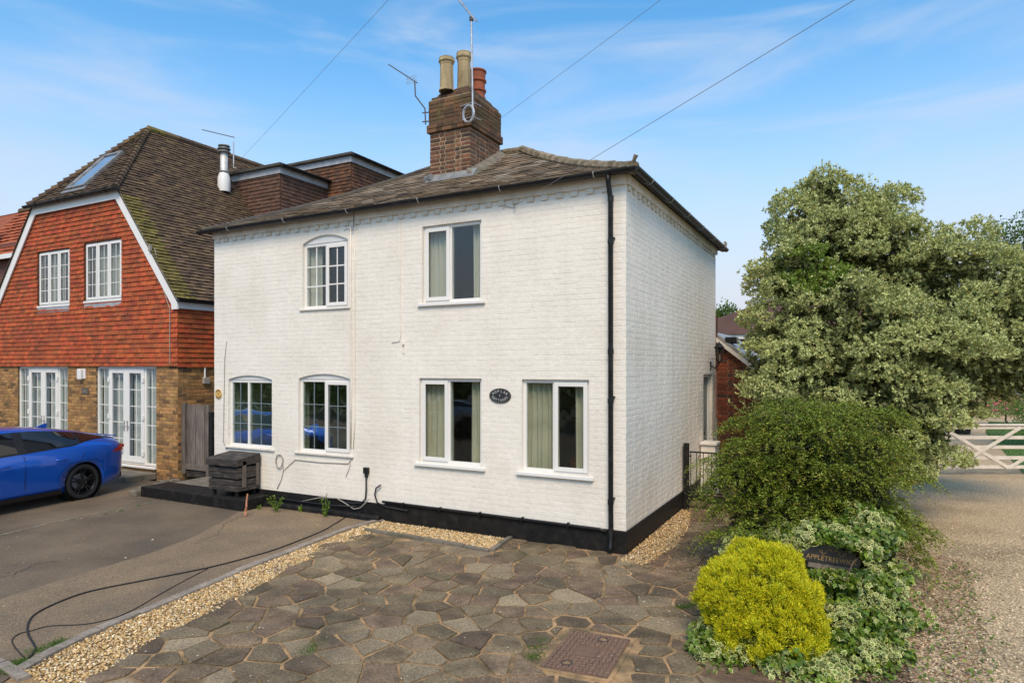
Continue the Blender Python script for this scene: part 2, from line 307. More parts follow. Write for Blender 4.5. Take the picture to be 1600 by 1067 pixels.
def clip(poly, cpoly):
    """convex polygon clipped by a convex, counter-clockwise one"""
    out = poly
    for i in range(len(cpoly)):
        a, b = cpoly[i], cpoly[(i+1) % len(cpoly)]; ex, ey = b[0]-a[0], b[1]-a[1]; inp = out; out = []
        if not inp: return []
        f = lambda p: ex*(p[1]-a[1])-ey*(p[0]-a[0])
        for j in range(len(inp)):
            p, q = inp[j], inp[(j+1) % len(inp)]; fp, fq = f(p), f(q)
            if fp >= 0: out.append(p)
            if (fp >= 0) != (fq >= 0): t = fp/(fp-fq); out.append((p[0]+t*(q[0]-p[0]), p[1]+t*(q[1]-p[1])))
    return out
def halfplane(poly, n, d):
    """keep n.p <= d"""
    out = []
    for j in range(len(poly)):
        p, q = poly[j], poly[(j+1) % len(poly)]; fp, fq = n[0]*p[0]+n[1]*p[1]-d, n[0]*q[0]+n[1]*q[1]-d
        if fp <= 0: out.append(p)
        if (fp <= 0) != (fq <= 0): t = fp/(fp-fq); out.append((p[0]+t*(q[0]-p[0]), p[1]+t*(q[1]-p[1])))
    return out
def area(p): return .5*sum(p[i][0]*p[(i+1) % len(p)][1]-p[(i+1) % len(p)][0]*p[i][1] for i in range(len(p)))
def minus(rects, holes):
    for h in holes:
        new = []
        for a, b, c, d in rects:
            if h[1] <= a or h[0] >= b or h[3] <= c or h[2] >= d: new.append((a,b,c,d)); continue
            if a < h[0]: new.append((a, h[0], c, d))
            if h[1] < b: new.append((h[1], b, c, d))
            x0, x1 = max(a, h[0]), min(b, h[1])
            if c < h[2]: new.append((x0, x1, c, h[2]))
            if h[3] < d: new.append((x0, x1, h[3], d))
        rects = new
    return rects
def courses(u0, u1, v0, v1, w, g, joint=0.0, bond='half', w2=None, holes=(), within=None, lap=0.0):
    out = []; r = 0; v = v0
    while v < v1-.004:
        top = min(v+g-joint, v1); u = u0; k = 0
        if bond == 'flemish':
            u = u0 if r % 2 == 0 else u0-(w+joint)*.25-.03; k = r % 2
        elif bond == 'half': u = u0-(w*.5 if r % 2 else 0)
        while u < u1-.004:
            ww = (w2 if (bond == 'flemish' and k % 2) else w)
            a, b = max(u, u0), min(u+ww-joint, u1)
            if b-a > .012:
                for rc in minus([(a, b, v, top+lap)], holes):
                    p = [(rc[0],rc[2]),(rc[1],rc[2]),(rc[1],rc[3]),(rc[0],rc[3])]
                    if within: p = clip(p, within)
                    if len(p) > 2 and area(p) > .00025: out.append((p, v, g))
            u += ww; k += 1
        v += g; r += 1
    return out
def pieces(parent, name, polys, fr, m, nmax=300, prof='brick', h=.004, base=.02, ins=.005, insu=None, jit=.0012, thick=.014, tilt=.022, seed=1, minpx=8, curve=None):
    """lays pieces on a surface; the largest in view become objects, the rest one object of kind stuff"""
    rd = random.Random(seed); cache = {}; items = []
    for p, v0, g in polys:
        cu = sum(q[0] for q in p)/len(p); cv = sum(q[1] for q in p)/len(p)
        w = fr(cu, cv, 0); pr = project(w); size = 0
        if pr and -30 < pr[0] < 1630 and -30 < pr[1] < 1100: size = math.sqrt(abs(area(p)))/pr[2]
        items.append((size, p, cu, cv, v0, g, w))
    items.sort(key=lambda t: -t[0])
    rest = MB(); n = 0
    for size, p, cu, cv, v0, g, w in items:
        j = rd.uniform(-1, 1)*jit
        if prof == 'brick':
            low = [(u, v, -base) for u, v in p]; mid = [(u, v, h*.35) for u, v in p]
            iu = ins if insu is None else insu; hi = [(u+max(-iu, min(iu, (cu-u)*.5)), v+max(-ins, min(ins, (cv-v)*.5)), h) for u, v in p]
            rings = [low, mid, hi]
        else:
            f = lambda v: (1-(v-v0)/g)*tilt
            rings = [[(u, v, f(v)-thick+.001) for u, v in p], [(u, v, f(v)) for u, v in p]]
        obj = n < nmax and size*1023 > minpx*.6
        key = (round(v0, 3) if prof != 'brick' or curve else 0, tuple((round((u-cu)/.002), round((v-cv)/.002)) for u, v in p))
        def mk(mb, off):
            ks = []
            for R_ in rings:
                ks.append(len(mb.v)); mb.v += [tuple(Vector(fr(u, v, nn+(0 if obj else j)))-off) for u, v, nn in R_]
            L = len(p)
            for a, b in zip(ks, ks[1:]):
                for i in range(L): q = (i+1) % L; mb.f.append((a+i, a+q, b+q, b+i)); mb.m.append(0)
            mb.f.append(tuple(ks[-1]+i for i in range(L))); mb.m.append(0)
        if obj:
            n += 1; w = Vector(w)
            if key not in cache:
                mb = MB(); mk(mb, w); me = bpy.data.meshes.new(name); me.from_pydata(mb.v, [], mb.f); me.materials.append(m); cache[key] = me
            nrm = (Vector(fr(cu, cv, 1))-w)*j
            o = bpy.data.objects.new(name, cache[key]); COL.objects.link(o); o.parent = parent; o.matrix_parent_inverse = wm(parent).inverted(); o.location = w+nrm
        else: mk(rest, Vector((0,0,0)))
    if rest.f:
        o = rest.build(name+('work' if name == 'brick' else '_rows'), m, parent); o['kind'] = 'stuff'
    return n
def text_mesh(txt, size, m, name, parent, origin, X, Z, extrude=.002, local=False, align='CENTER', font=None, spacing=1.0):
    """flat lettering: X reading direction, Z up"""
    cu = bpy.data.curves.new(name, 'FONT'); cu.body = txt; cu.size = size; cu.extrude = extrude; cu.align_x = align; cu.align_y = 'CENTER'; cu.space_character = spacing
    o = bpy.data.objects.new(name, cu); COL.objects.link(o); dg = bpy.context.evaluated_depsgraph_get()
    me = bpy.data.meshes.new_from_object(o.evaluated_get(dg)); bpy.data.objects.remove(o)
    X = Vector(X).normalized(); Z = Vector(Z).normalized(); Y = Z.cross(X).normalized()*-1
    mt = Matrix(((X.x, Z.x, (X.cross(Z)).x, origin[0]), (X.y, Z.y, (X.cross(Z)).y, origin[1]), (X.z, Z.z, (X.cross(Z)).z, origin[2]), (0,0,0,1)))
    me.transform(mt); me.materials.clear(); me.materials.append(m)
    return link(name, me, parent, local)
def join_meshes(objs, name):
    bm = bmesh.new()
    for o in objs: bm.from_mesh(o.data)
    me = bpy.data.meshes.new(name); bm.to_mesh(me); bm.free(); me.materials.append(objs[0].data.materials[0])
    par, inv = objs[0].parent, objs[0].matrix_parent_inverse.copy()
    for o in objs: bpy.data.objects.remove(o)
    o = bpy.data.objects.new(name, me); COL.objects.link(o); o.parent = par; o.matrix_parent_inverse = inv; return o
# ------------------------------------------------------------------ the ground
CX0, CD = -8.04, 6.2                          # cottage: x from CX0 to 0, y from 0 to CD
HX, HY = -10.24, 0.8                          # neighbour: its right front corner
def sheet(name, pts, z, m):
    mb = MB(); mb.face([(x, y, z) for x, y in pts]); return struct(mb.build(name, m))
sheet('ground', [(-150,-120),(150,-120),(150,200),(-150,200)], G-.05, M['earth'])
kerbline = [(-3.83,-5.45),(-3.80,-5.05),(-3.83,-4.05),(-4.02,-3.04),(-4.14,-2.18),(-4.2,-1.25),(-4.12,-.6),(-3.99,-.02)]
kerbline = [tuple(on_z(px, py))[:2] for px, py in ((31,1047),(66,1027),(103,1008),(140,991),(175,976),(219,958),(297,925),(375,892),(430,870),(500,843),(550,824),(600,812))]
grav_edge = [tuple(on_z(px, py))[:2] for px, py in ((90,1080),(160,1035),(245,992),(350,937),(440,886),(530,848),(572,832))]
sheet('asphalt_drive', [(-25,-9.2),(-2.7,-9.2),(-2.9,-6.2)]+kerbline+[(-3.7,.4),(-25,.9)], G, M['asphalt'])
# the paler strip of newer asphalt along the kerb
seam = [tuple(on_z(px, py, G))[:2] for px, py in ((-60,960),(0,936),(130,895),(230,866),(300,840),(352,812),(372,800))]
sheet('asphalt_patch', [seam[0], (-4.2,-6.2)]+[(x-.03, y) for x, y in kerbline[1:]]+[(-3.95,.0),(-6.4,0)]+seam[::-1][:-1], G+.004, M['asphaltnew'])
sheet('road', [(-80,-15.5),(80,-15.5),(80,-9.2),(-80,-9.2)], G-.04, M['asphalt'])
sheet('gravel_strip', [(-2.2,-7)]+grav_edge+[(-3.9,-.02),(-1.5,-.02),(-1.5,.3),(-4.2,.3)]+kerbline[::-1]+[(-3.3,-6.6)], G-.012, M['gravelbase'])
sheet('paving_bed', [(-2.2,-9),(3.0,-9),(3.0,-4),(1.9,-2.6),(1.5,-.8),(1.5,6.2),(-.1,6.2),(-.1,.3),(-4.1,.3),(-4.0,-.6)]+grav_edge[::-1][1:], G-.008, M['joint'])
sheet('soil_bed', [(1.35,-9),(3.3,-9),(3.25,-3),(3.3,0),(3.05,2.2),(2.7,6.5),(2.7,9.4),(1.3,9.4),(1.3,0),(1.6,-2.5)], G-.001, M['soil'])
sheet('gravel_drive', [(3.15,-9.2),(14,-9.2),(20,8),(20,34),(6,34),(2.9,15),(2.2,9.6),(2.5,4),(2.9,1.5),(3.1,-3)], G+.003, M['drive'])
LAWN = [tuple(on_z(px, py))[:2] for px, py in ((1600,741),(1563,700),(1540,676),(1545,659))]+[(19,27),(19,10)]
sheet('lawn', LAWN, G+.02, M['lawn'])

def on_soil(p): return True
def scatter_stones(name, label_kind, pts, z, s0, s1, m, seed=3):
    r = np.random.default_rng(seed); n = len(pts); base = np.array([(1,0,0),(0,1,0),(-1,0,0),(0,-1,0),(0,0,1),(0,0,-1)], float)
    F = np.array([(0,1,4),(1,2,4),(2,3,4),(3,0,4),(1,0,5),(2,1,5),(3,2,5),(0,3,5)])
    s = r.uniform(s0, s1, (n,1,1)); v = base[None]*np.array([1.0,.72,.5])*(1+r.uniform(-.3,.3,(n,6,3)))*s
    a = r.uniform(0, 2*PI, n); b = r.uniform(-.5, .5, n); ca, sa, cb, sb = np.cos(a), np.sin(a), np.cos(b), np.sin(b)
    x = v[:,:,0]*cb[:,None]-v[:,:,2]*sb[:,None]; zc = v[:,:,0]*sb[:,None]+v[:,:,2]*cb[:,None]; y = v[:,:,1]
    X = x*ca[:,None]-y*sa[:,None]+pts[:,0:1]; Y = x*sa[:,None]+y*ca[:,None]+pts[:,1:2]; Z = zc+z+s[:,:,0]*.25+r.uniform(0,.012,(n,1))
    V = np.stack([X,Y,Z],-1).reshape(-1,3); FF = (F[None]+6*np.arange(n)[:,None,None]).reshape(-1,3)
    return fast_mesh(name, V, FF, [m], kind='stuff')
def fast_mesh(name, V, F, mats, parent=None, kind=None, mi=None, rim=None, smooth=False):
    me = bpy.data.meshes.new(name); k = F.shape[1]; me.vertices.add(len(V)); me.vertices.foreach_set('co', V.astype(np.float32).ravel())
    me.loops.add(F.size); me.loops.foreach_set('vertex_index', F.astype(np.int32).ravel()); me.polygons.add(len(F)); me.polygons.foreach_set('loop_start', np.arange(0, F.size, k, dtype=np.int32))
    for x in mats: me.materials.append(x)
    if mi is not None: me.polygons.foreach_set('material_index', mi.astype(np.int32))
    if rim is not None: a = me.attributes.new('rim', 'FLOAT', 'POINT'); a.data.foreach_set('value', rim.astype(np.float32))
    me.update(calc_edges=True); o = link(name, me, parent)
    if kind: o['kind'] = kind
    return o
def in_poly(P, poly):
    x, y = P[:,0], P[:,1]; ins = np.zeros(len(P), bool); n = len(poly)
    for i in range(n):
        (x1, y1), (x2, y2) = poly[i], poly[(i+1) % n]
        if y1 == y2: continue
        ins ^= ((y1 > y) != (y2 > y)) & (x < (x2-x1)*(y-y1)/(y2-y1)+x1)
    return ins
def sample_poly(poly, n, r):
    xs = [p[0] for p in poly]; ys = [p[1] for p in poly]; P = np.column_stack([r.uniform(min(xs), max(xs), n), r.uniform(min(ys), max(ys), n)]); return P[in_poly(P, poly)]
strip_poly = [(x+.03, y) for x, y in kerbline]+[(-3.92,-.03),(-1.66,-.03)]+[(-1.66,-.66),(-3.86,-.62)]+[(x+.10+.05*math.sin(i*2.3), y) for i, (x, y) in enumerate(grav_edge)][::-1]
P = sample_poly(strip_poly, 52000, rng)
scatter_stones('gravel', 's', P, G-.012, .009, .021, M['gravel'])
P = sample_poly([(3.05,-6.5),(8,-3),(8,4),(3.4,4),(3.2,0)], 60000, rng); w_ = rng.random(len(P)) < np.clip(1.25-(P[:,1]+4)/8, .15, 1); P = P[w_]
scatter_stones('drive_gravel', 's', P, G-.008, .008, .019, M['gravel2'], 5)
P = sample_poly([(.03,-.35),(.35,-.4),(.5,.6),(.42,1.8),(.2,2.9),(.03,3.0)], 5200, rng)
scatter_stones('loose_gravel', 's', P, G, .008, .018, M['gravel'], 6)

# granite sett kerb
kt = thing('sett_kerb', 'row of pale grey granite setts between the asphalt and the golden gravel strip', 'kerb', (kerbline[0][0], kerbline[0][1], G))
def along(pl, step, gap=.012):
    out = []; carry = []
    L = [0]
    for a, b in zip(pl, pl[1:]): L.append(L[-1]+math.dist(a, b))
    def pt(s):
        for i in range(len(pl)-1):
            if s <= L[i+1] or i == len(pl)-2: t = (s-L[i])/(L[i+1]-L[i]); return (pl[i][0]+t*(pl[i+1][0]-pl[i][0]), pl[i][1]+t*(pl[i+1][1]-pl[i][1]))
    s = 0; rd = random.Random(4)
    while s < L[-1]-.08: l = step*rd.uniform(.8, 1.15); out.append((pt(s), pt(min(s+l-gap, L[-1])))); s += l
    return out
rd = random.Random(8)
for a, b in along(kerbline, .235):
    d = Vector((b[0]-a[0], b[1]-a[1], 0)); nrm = Vector((-d.y, d.x, 0)).normalized()*.052; zt = G+.028+rd.uniform(-.006,.006)
    low = [Vector((*a, G-.04))-nrm, Vector((*b, G-.04))-nrm, Vector((*b, G-.04))+nrm, Vector((*a, G-.04))+nrm]
    mb = MB(); mb.prism(low, [p+Vector((rd.uniform(-.004,.004), rd.uniform(-.004,.004), zt-G+.04)) for p in low]); mb.build('sett', M['sett'], kt, bevel=.006)
kb = thing('edging_kerb', 'two pale edging blocks ending at the kerb in the lower left corner', 'kerb', (-3.6,-5.6,G))
for (a, b) in (((-60,1010),(0,1037)),((3,1038),(38,1060))):
    pa, pb = on_z(*a), on_z(*b); d = (pb-pa); nrm = Vector((-d.y, d.x, 0)).normalized()*.045
    low = [pa-nrm-Vector((0,0,.04)), pb-nrm-Vector((0,0,.04)), pb+nrm-Vector((0,0,.04)), pa+nrm-Vector((0,0,.04))]
    MB().prism(low, [p+Vector((0,0,.062)) for p in low]).build('edging_block', M['sett'], kb, bevel=.006)
# raised stone edging of the gravel bed under the windows
eb = thing('bed_edging', 'low mossy stone edging around the gravel bed below the ground floor windows', 'edging', (-2.8,-.7,G))
ed = [(-3.86,-.62),(-3.1,-.66),(-2.3,-.70),(-1.62,-.745)]
for a, b in list(along(ed, .42, .008))+list(along([(-1.62,-.70),(-1.70,-.04)], .34, .008)):
    d = Vector((b[0]-a[0], b[1]-a[1], 0)); nrm = Vector((-d.y, d.x, 0)).normalized()*.035; zt = .05+rd.uniform(-.006,.006)
    low = [Vector((*a, G-.04))-nrm, Vector((*b, G-.04))-nrm, Vector((*b, G-.04))+nrm, Vector((*a, G-.04))+nrm]
    MB().prism(low, [p+Vector((0,0,zt+.03)) for p in low]).build('edging_stone', M['conc'], eb, bevel=.008)

# crazy paving
pv = MB(); pv.face([(-2.0,-8.9,G-.007),(2.6,-8.9,G-.007),(2.6,-7.5,G-.007),(-2.0,-7.5,G-.007)])
paving = pv.build('paving', M['joint']); struct(paving)
region = [(-2.35,-7.0)]+grav_edge+[(-3.8,-.72),(-1.56,-.78),(-1.6,-.0),(.05,.0),(.05,3.0),(.03,6.1),(1.35,6.1),(1.45,0),(1.45,-2),(2.3,-4.6),(2.6,-7.0)]
MH = [(0.331,-2.658),(0.883,-2.61),(0.945,-3.40),(0.39,-3.46)]
def voronoi(seeds, lim=1.2):
    cells = []
    for i, s in enumerate(seeds):
        d = np.hypot(seeds[:,0]-s[0], seeds[:,1]-s[1]); near = np.argsort(d)[1:22]
        c = [(s[0]-lim, s[1]-lim),(s[0]+lim, s[1]-lim),(s[0]+lim, s[1]+lim),(s[0]-lim, s[1]+lim)]
        for j in near:
            q = seeds[j]; n = (q[0]-s[0], q[1]-s[1]); c = halfplane(c, n, n[0]*(q[0]+s[0])/2+n[1]*(q[1]+s[1])/2)
            if not c: break
        cells.append(c)
    return cells
pr_ = np.random.default_rng(21); seeds = []
for _ in range(12000):
    p = (pr_.uniform(-4.6, 3), pr_.uniform(-7.3, 6.6)); dmin = pr_.choice([.22,.36,.52])
    if all(((p[0]-q[0])*.92)**2+((p[1]-q[1])*1.08)**2 > dmin**2 for q in seeds): seeds.append(p)
cells = voronoi(np.array(seeds)); stones = []
for c in cells:
    if len(c) < 3: continue
    if (area(c) > .20 and rd.random() < .9) or (area(c) > .12 and rd.random() < .45):      # break the largest across their long side
        cx = sum(p[0] for p in c)/len(c); cy = sum(p[1] for p in c)/len(c); far = max(c, key=lambda p: (p[0]-cx)**2+(p[1]-cy)**2); a = math.atan2(far[1]-cy, far[0]-cx)+rd.uniform(-.45,.45)
        n = (math.cos(a), math.sin(a)); d = n[0]*cx+n[1]*cy; stones += [halfplane(c, n, d), halfplane(c, (-n[0], -n[1]), -d)]
    else: stones.append(c)
mhx = [(MH[i], MH[(i+1) % 4]) for i in range(4)]
fin = []
for c in stones:
    if len(c) < 3: continue
    cx = sum(p[0] for p in c)/len(c); cy = sum(p[1] for p in c)/len(c)
    if not in_poly(np.array([(cx, cy)]), region)[0]: continue
    if in_poly(np.array(c), [(x+(.1 if x > .6 else -.1), y+(.1 if y > -3 else -.1)) for x, y in MH]).any() or in_poly(np.array([(cx,cy)]), MH)[0]:
        best = []
        for a, b in mhx:
            ex, ey = b[0]-a[0], b[1]-a[1]; l = math.hypot(ex, ey); n = (-ey/l, ex/l); mx = (.61-a[0])*n[0]+(-3.03-a[1])*n[1]
            if mx < 0: n = (-n[0], -n[1])
            q = halfplane(c, n, n[0]*a[0]+n[1]*a[1]-.075)
            if len(q) > 2 and area(q) > area(best or [(0,0),(0,0),(0,0)]): best = q
        c = best
        if len(c) < 3: continue
    # shrink for the joint, then roughen the outline
    gap = rd.choice([.004,.007,.010,.014,.022]); n_ = len(c)
    for i in range(n_):
        a, b = c[i], c[(i+1) % n_]; ex, ey = b[0]-a[0], b[1]-a[1]; l = math.hypot(ex, ey)
    q = c
    for i in range(n_):
        a, b = c[i], c[(i+1) % n_]; ex, ey = b[0]-a[0], b[1]-a[1]; l = math.hypot(ex, ey)
        if l < 1e-5: continue
        n = (ey/l, -ex/l); q = halfplane(q, n, n[0]*a[0]+n[1]*a[1]-gap)
        if len(q) < 3: break
    if len(q) < 3 or area(q) < .006: continue
    fin.append(q)
fin.sort(key=lambda c: -area(c)/max(.1, (sum(p[0] for p in c)/len(c)-CAMX)**2+(sum(p[1] for p in c)/len(c)-CAMY)**2))
restp = MB(); npv = 0
for c in fin:
    ring = []
    L = len(c)
    for i in range(L):
        a, b = Vector(c[i]), Vector(c[(i+1) % L]); d = b-a; l = d.length; k = max(1, int(l/.055)); nn = Vector((-d.y, d.x)).normalized() if l > 1e-6 else Vector((0,0))
        for j in range(k):
            t = j/k; p = a+d*t+nn*(rd.uniform(-.001,.011) if j else .007); ring.append(p)
    cen = Vector((sum(p.x for p in ring)/len(ring), sum(p.y for p in ring)/len(ring))); zt = G+.004+rd.uniform(-.004,.006); tx, ty = rd.uniform(-.012,.012), rd.uniform(-.012,.012)
    f = lambda p, s, z: (cen.x+(p.x-cen.x)*s, cen.y+(p.y-cen.y)*s, z+(p.x-cen.x)*tx+(p.y-cen.y)*ty)
    s1 = 1-.008/max(.1, math.sqrt(area(c)))
    A = [f(p, 1, zt-.03) for p in ring]; B = [f(p, 1, zt-.005) for p in ring]; C_ = [f(p, s1, zt) for p in ring]
    tgt = MB() if npv < 300 else restp
    k = len(tgt.v); n = len(ring); tgt.v += A+B+C_
    for r_ in (0, n):
        for i in range(n): j = (i+1) % n; tgt.f.append((k+r_+i, k+r_+j, k+r_+n+j, k+r_+n+i)); tgt.m.append(0)
    tgt.f.append(tuple(k+2*n+i for i in range(n))); tgt.m.append(0)
    if npv < 300: tgt.build('paving_stone', M['stone'], paving); npv += 1
if restp.f: tag(restp.build('paving_stones', M['stone'], paving), kind='stuff')

# inspection cover
mh = thing('manhole_cover', 'rusty brown rectangular iron inspection cover set in the crazy paving', 'manhole cover', (.63,-3.03,G))
A_, B_, C2, D_ = [Vector((x, y, 0)) for x, y in (MH[3], MH[2], MH[1], MH[0])]
def mhp(u, v, z): a = A_.lerp(B_, u); b = D_.lerp(C2, u); p = a.lerp(b, v); return (p.x, p.y, z)
mb = MB(); mb.box(-.07,1.07,-.05,1.05,G-.03,G+.001, fr=lambda u,v,z: mhp(u,v,z)); mb.build('mortar_surround', M['joint'], mh)
mb = MB(); mb.box(0,1,0,1,G-.02,G+.010, fr=mhp); mb.build('cover_plate', M['iron'], mh, bevel=.004)
mb = MB()
for i in range(13):
    for j in range(17):
        u, v = (i+.5)/13, (j+.5)/17
        if abs(u-.5) < .17 and abs(v-.5) < .14: continue
        if (i+j) % 2: mb.box(u-.032,u+.032,v-.010,v+.010,G+.010,G+.017, fr=mhp)
        else: mb.box(u-.013,u+.013,v-.024,v+.024,G+.010,G+.017, fr=mhp)
tag(mb.build('raised_tread', mat('worn_iron_tread',(.25,.155,.105),(.18,.11,.075),20,.6), mh), kind='stuff')
mb = MB(); mb.box(.34,.66,.38,.62,G+.010,G+.015, fr=mhp); mb.build('name_panel', M['iron'], mh, bevel=.002)
for u, v in ((.33,.15),(.60,.86)):
    c = mhp(u, v, G+.011); mb = MB(); mb.lathe([(.0,.0),(.040,.0),(.040,.006),(.052,.006),(.052,0)], c, 16); mb.build('keyhole_ring', M['rustysteel'], mh)
    mb = MB(); mb.lathe([(.0,.0045),(.030,.0045)], c, 12); mb.build('keyhole', M['joint'], mh)

# ------------------------------------------------------------------ windows
def window(parent, fr, u0, u1, v0, v1, lights, rec=.045, fw=.05, sash=.045, glassm='glass', bars=(0,0), barm='upvc', barw=.018, name='window', sill=None, depth=.07, sillm='upvc', sidebar=0):
    """lights: list of (fraction, opens); frame and casements of their own, panes as sub-parts"""
    w = MB(); n1 = -rec; n0 = -rec-depth
    w.box(u0,u0+fw,v0,v1,n0,n1,fr=fr); w.box(u1-fw,u1,v0,v1,n0,n1,fr=fr); w.box(u0+fw,u1-fw,v0,v0+fw,n0,n1,fr=fr); w.box(u0+fw,u1-fw,v1-fw,v1,n0,n1,fr=fr)
    wo_ = w.build(name, M['upvc'], parent, bevel=.006)
    U = u0+fw; tot = u1-u0-2*fw
    for i, (fcn, op) in enumerate(lights):
        a = U; b = U+tot*fcn; U = b
        if i: MB().box(a-.022,a+.022,v0+fw,v1-fw,n0,n1,fr=fr).build('mullion', M['upvc'], wo_, bevel=.005); a += .022
        if i < len(lights)-1: b -= .022
        c, d = v0+fw, v1-fw
        if op:
            s = MB(); e = .012; m0, m1 = n1+.002, n1+.022; a2, b2, c2, d2 = a-.012, b+.012, c-.012, d+.012; sw = sash+.012
            s.box(a2,a2+sw,c2,d2,m0,m1,fr=fr); s.box(b2-sw,b2,c2,d2,m0,m1,fr=fr); s.box(a2+sw,b2-sw,c2,c2+sw,m0,m1,fr=fr); s.box(a2+sw,b2-sw,d2-sw,d2,m0,m1,fr=fr)
            s.build('casement', M['upvc'], wo_, bevel=.005); a, b, c, d = a2+sw, b2-sw, c2+sw, d2-sw; gn = n1-.005
        else:
            gn = n1-.02
        g = MB(); g.box(a-.004,b+.004,c-.004,d+.004,gn-.006,gn,fr=fr); g.build('pane', M[glassm], wo_)
        nx, ny = bars
        for k in range(1, nx): x = a+(b-a)*k/nx; MB().box(x-barw/2,x+barw/2,c,d,gn+.001,gn+.008,fr=fr).build('glazing_bar', M[barm], wo_)
        for k in range(1, ny): y = c+(d-c)*k/ny; MB().box(a,b,y-barw/2,y+barw/2,gn+.0015,gn+.0085,fr=fr).build('glazing_bar', M[barm], wo_)
    if sill:
        MB().box(u0-sill[0],u1+sill[0],v0-sill[1],v0-.002,n0,sill[2],fr=fr).build('sill', M[sillm], wo_, bevel=.006)
    return wo_
def curtain(fr, u0, u1, v0, v1, n, m, label, group=None, waves=7, amp=.03, seed=0, flare=0.0):
    r = random.Random(seed); nu = waves*8; mb = MB(); ph = [r.uniform(-.5,.5) for _ in range(waves+2)]; rows = 5
    for j in range(rows+1):
        t = j/rows
        for i in range(nu+1):
            s = i/nu; k = s*waves; a = amp*(.75+.4*ph[int(k)])*(1-.3*t); u = u0+(u1-u0)*s+flare*(1-t)*(s-.5)+.012*math.sin(k*2*PI*.5+ph[int(k)]*3)*(1-t)
            mb.v.append(fr(u, v0+(v1-v0)*t, n+a*math.sin(2*PI*k+ph[int(k)])))
    for j in range(rows):
        for i in range(nu): a = j*(nu+1)+i; mb.f.append((a,a+1,a+nu+2,a+nu+1)); mb.m.append(0)
    o = mb.build('curtain', M[m], smooth=True); return tag(o, label, 'curtain', group)

# ------------------------------------------------------------------ the white cottage
ct = thing('cottage', 'pair of white painted brick cottages with a grey slate hipped roof and black plinth', 'house', (-4,3,G))
F0, R0 = fr_front(0), fr_right(0)
WIN = dict(A=(-5.776,-4.765,3.39,4.50), B=(-3.26,-2.205,3.375,4.565), C=(-7.65,-6.52,.935,2.16), D=(-5.87,-4.715,.935,2.19), E=(-3.32,-2.20,.92,2.225), F=(-1.535,-.515,.915,2.222))
arch = {'A': .13, 'C': .085, 'D': .09}
holes = [(a, b, c, d+arch.get(k, 0)) for k, (a, b, c, d) in WIN.items()]
DOOR = (4.93, 5.86, .05, 2.25)
PT = .24                                       # plinth top
wall = MB()
for r_ in minus([(CX0, -.0, G-.05, 4.93)], holes): wall.box(r_[0], r_[1], r_[2], r_[3], -.25, -.0012, fr=F0)
front_wall = wall.build('front_wall', M['paint'], ct)
wall = MB()
for r_ in minus([(.25, CD, G-.05, 4.93)], [DOOR]): wall.box(r_[0], r_[1], r_[2], r_[3], -.25, -.0012, fr=R0)
wall.build('side_wall', M['paint'], ct)
wall = MB(); wall.box(CX0, CX0+.25, .25, CD, G-.05, 4.93); wall.box(CX0+.25, -.25, CD-.25, CD, G-.05, 4.93); wall.build('rear_walls', M['paint'], ct)
wall = MB(); wall.box(CX0+.25, -.25, 2.4, 2.5, 0, 4.9); wall.box(-4.15,-4.05,.25,2.4,0,4.9); wall.box(-4.05,-.25,.25,2.4,2.5,2.7); wall.box(CX0+.25,-4.15,.25,2.4,2.5,2.7); wall.build('inner_walls', M['inner'], ct)
wall = MB(); wall.box(CX0+.25, -.25, .25, 2.4, 0, .1); wall.build('inner_floor', M['carpet'], ct)
# bricks under the paint: front in flemish bond, side in the same bond
polys = courses(CX0, 0, PT, 4.72, .225, .075, .005, 'flemish', .113, holes)
nb = pieces(ct, 'brick', polys, F0, M['paint'], 190, h=.0012, base=.0035, ins=.015, insu=.003, jit=.0013, seed=2)
polys = courses(0, CD, PT, 4.72, .225, .075, .006, 'flemish', .113, [DOOR])
pieces(ct, 'brick', polys, R0, M['paint'], 110, h=.0014, base=.0035, ins=.018, insu=.002, jit=.0014, seed=3)
# arched heads: rendered infill over the frames
def arc_pts(u0, u1, v, rise, n=14, r2=0): 
    w = u1-u0; R = (w*w/4+rise*rise)/(2*rise); cy = v+rise-R; a = math.asin(w/2/R)
    return [(u0+w/2+R*math.sin(-a+2*a*i/n), cy+R*math.cos(-a+2*a*i/n)) for i in range(n+1)]
for k, rise in arch.items():
    u0, u1, v0, v1 = WIN[k]; ap = arc_pts(u0, u1, v1+.01, rise-.012); mb = MB()
    for (a, b) in zip(ap, ap[1:]):   # spandrel above the arch, flush with the wall
        low = [(a[0], a[1], -.2), (b[0], b[1], -.2), (b[0], v1+rise+.002, -.2), (a[0], v1+rise+.002, -.2)]
        mb.prism([F0(*p) for p in low], [F0(p[0], p[1], 0) for p in low])
    mb.build('arch_spandrel', M['paint'], ct)
    mb = MB()
    for (a, b) in zip(ap, ap[1:]):
        low = [(a[0], v1+.001, -.12), (b[0], v1+.001, -.12), (b[0], b[1], -.12), (a[0], a[1], -.12)]
        mb.prism([F0(*p) for p in low], [F0(p[0], p[1], -.035) for p in low])
    mb.build('arch_infill', M['upvc'], ct)
W_A = window(ct, F0, *WIN['A'], [(.5,False),(.5,True)], glassm='glass', bars=(2,3), barw=.022, sill=(.06,.03,.03), sillm='sillpaint')
W_B = window(ct, F0, *WIN['B'], [(.46,True),(.54,False)], sill=(.07,.045,.045))
W_C = window(ct, F0, *WIN['C'], [(.42,False),(.58,False)], glassm='leadglass', bars=(2,3), barm='ledbar', barw=.009, sill=(.07,.035,.035), sillm='sillpaint')
W_D = window(ct, F0, *WIN['D'], [(.5,False),(.5,True)], glassm='leadglass', bars=(2,3), barm='ledbar', barw=.009, sill=(.08,.035,.035), sillm='sillpaint')
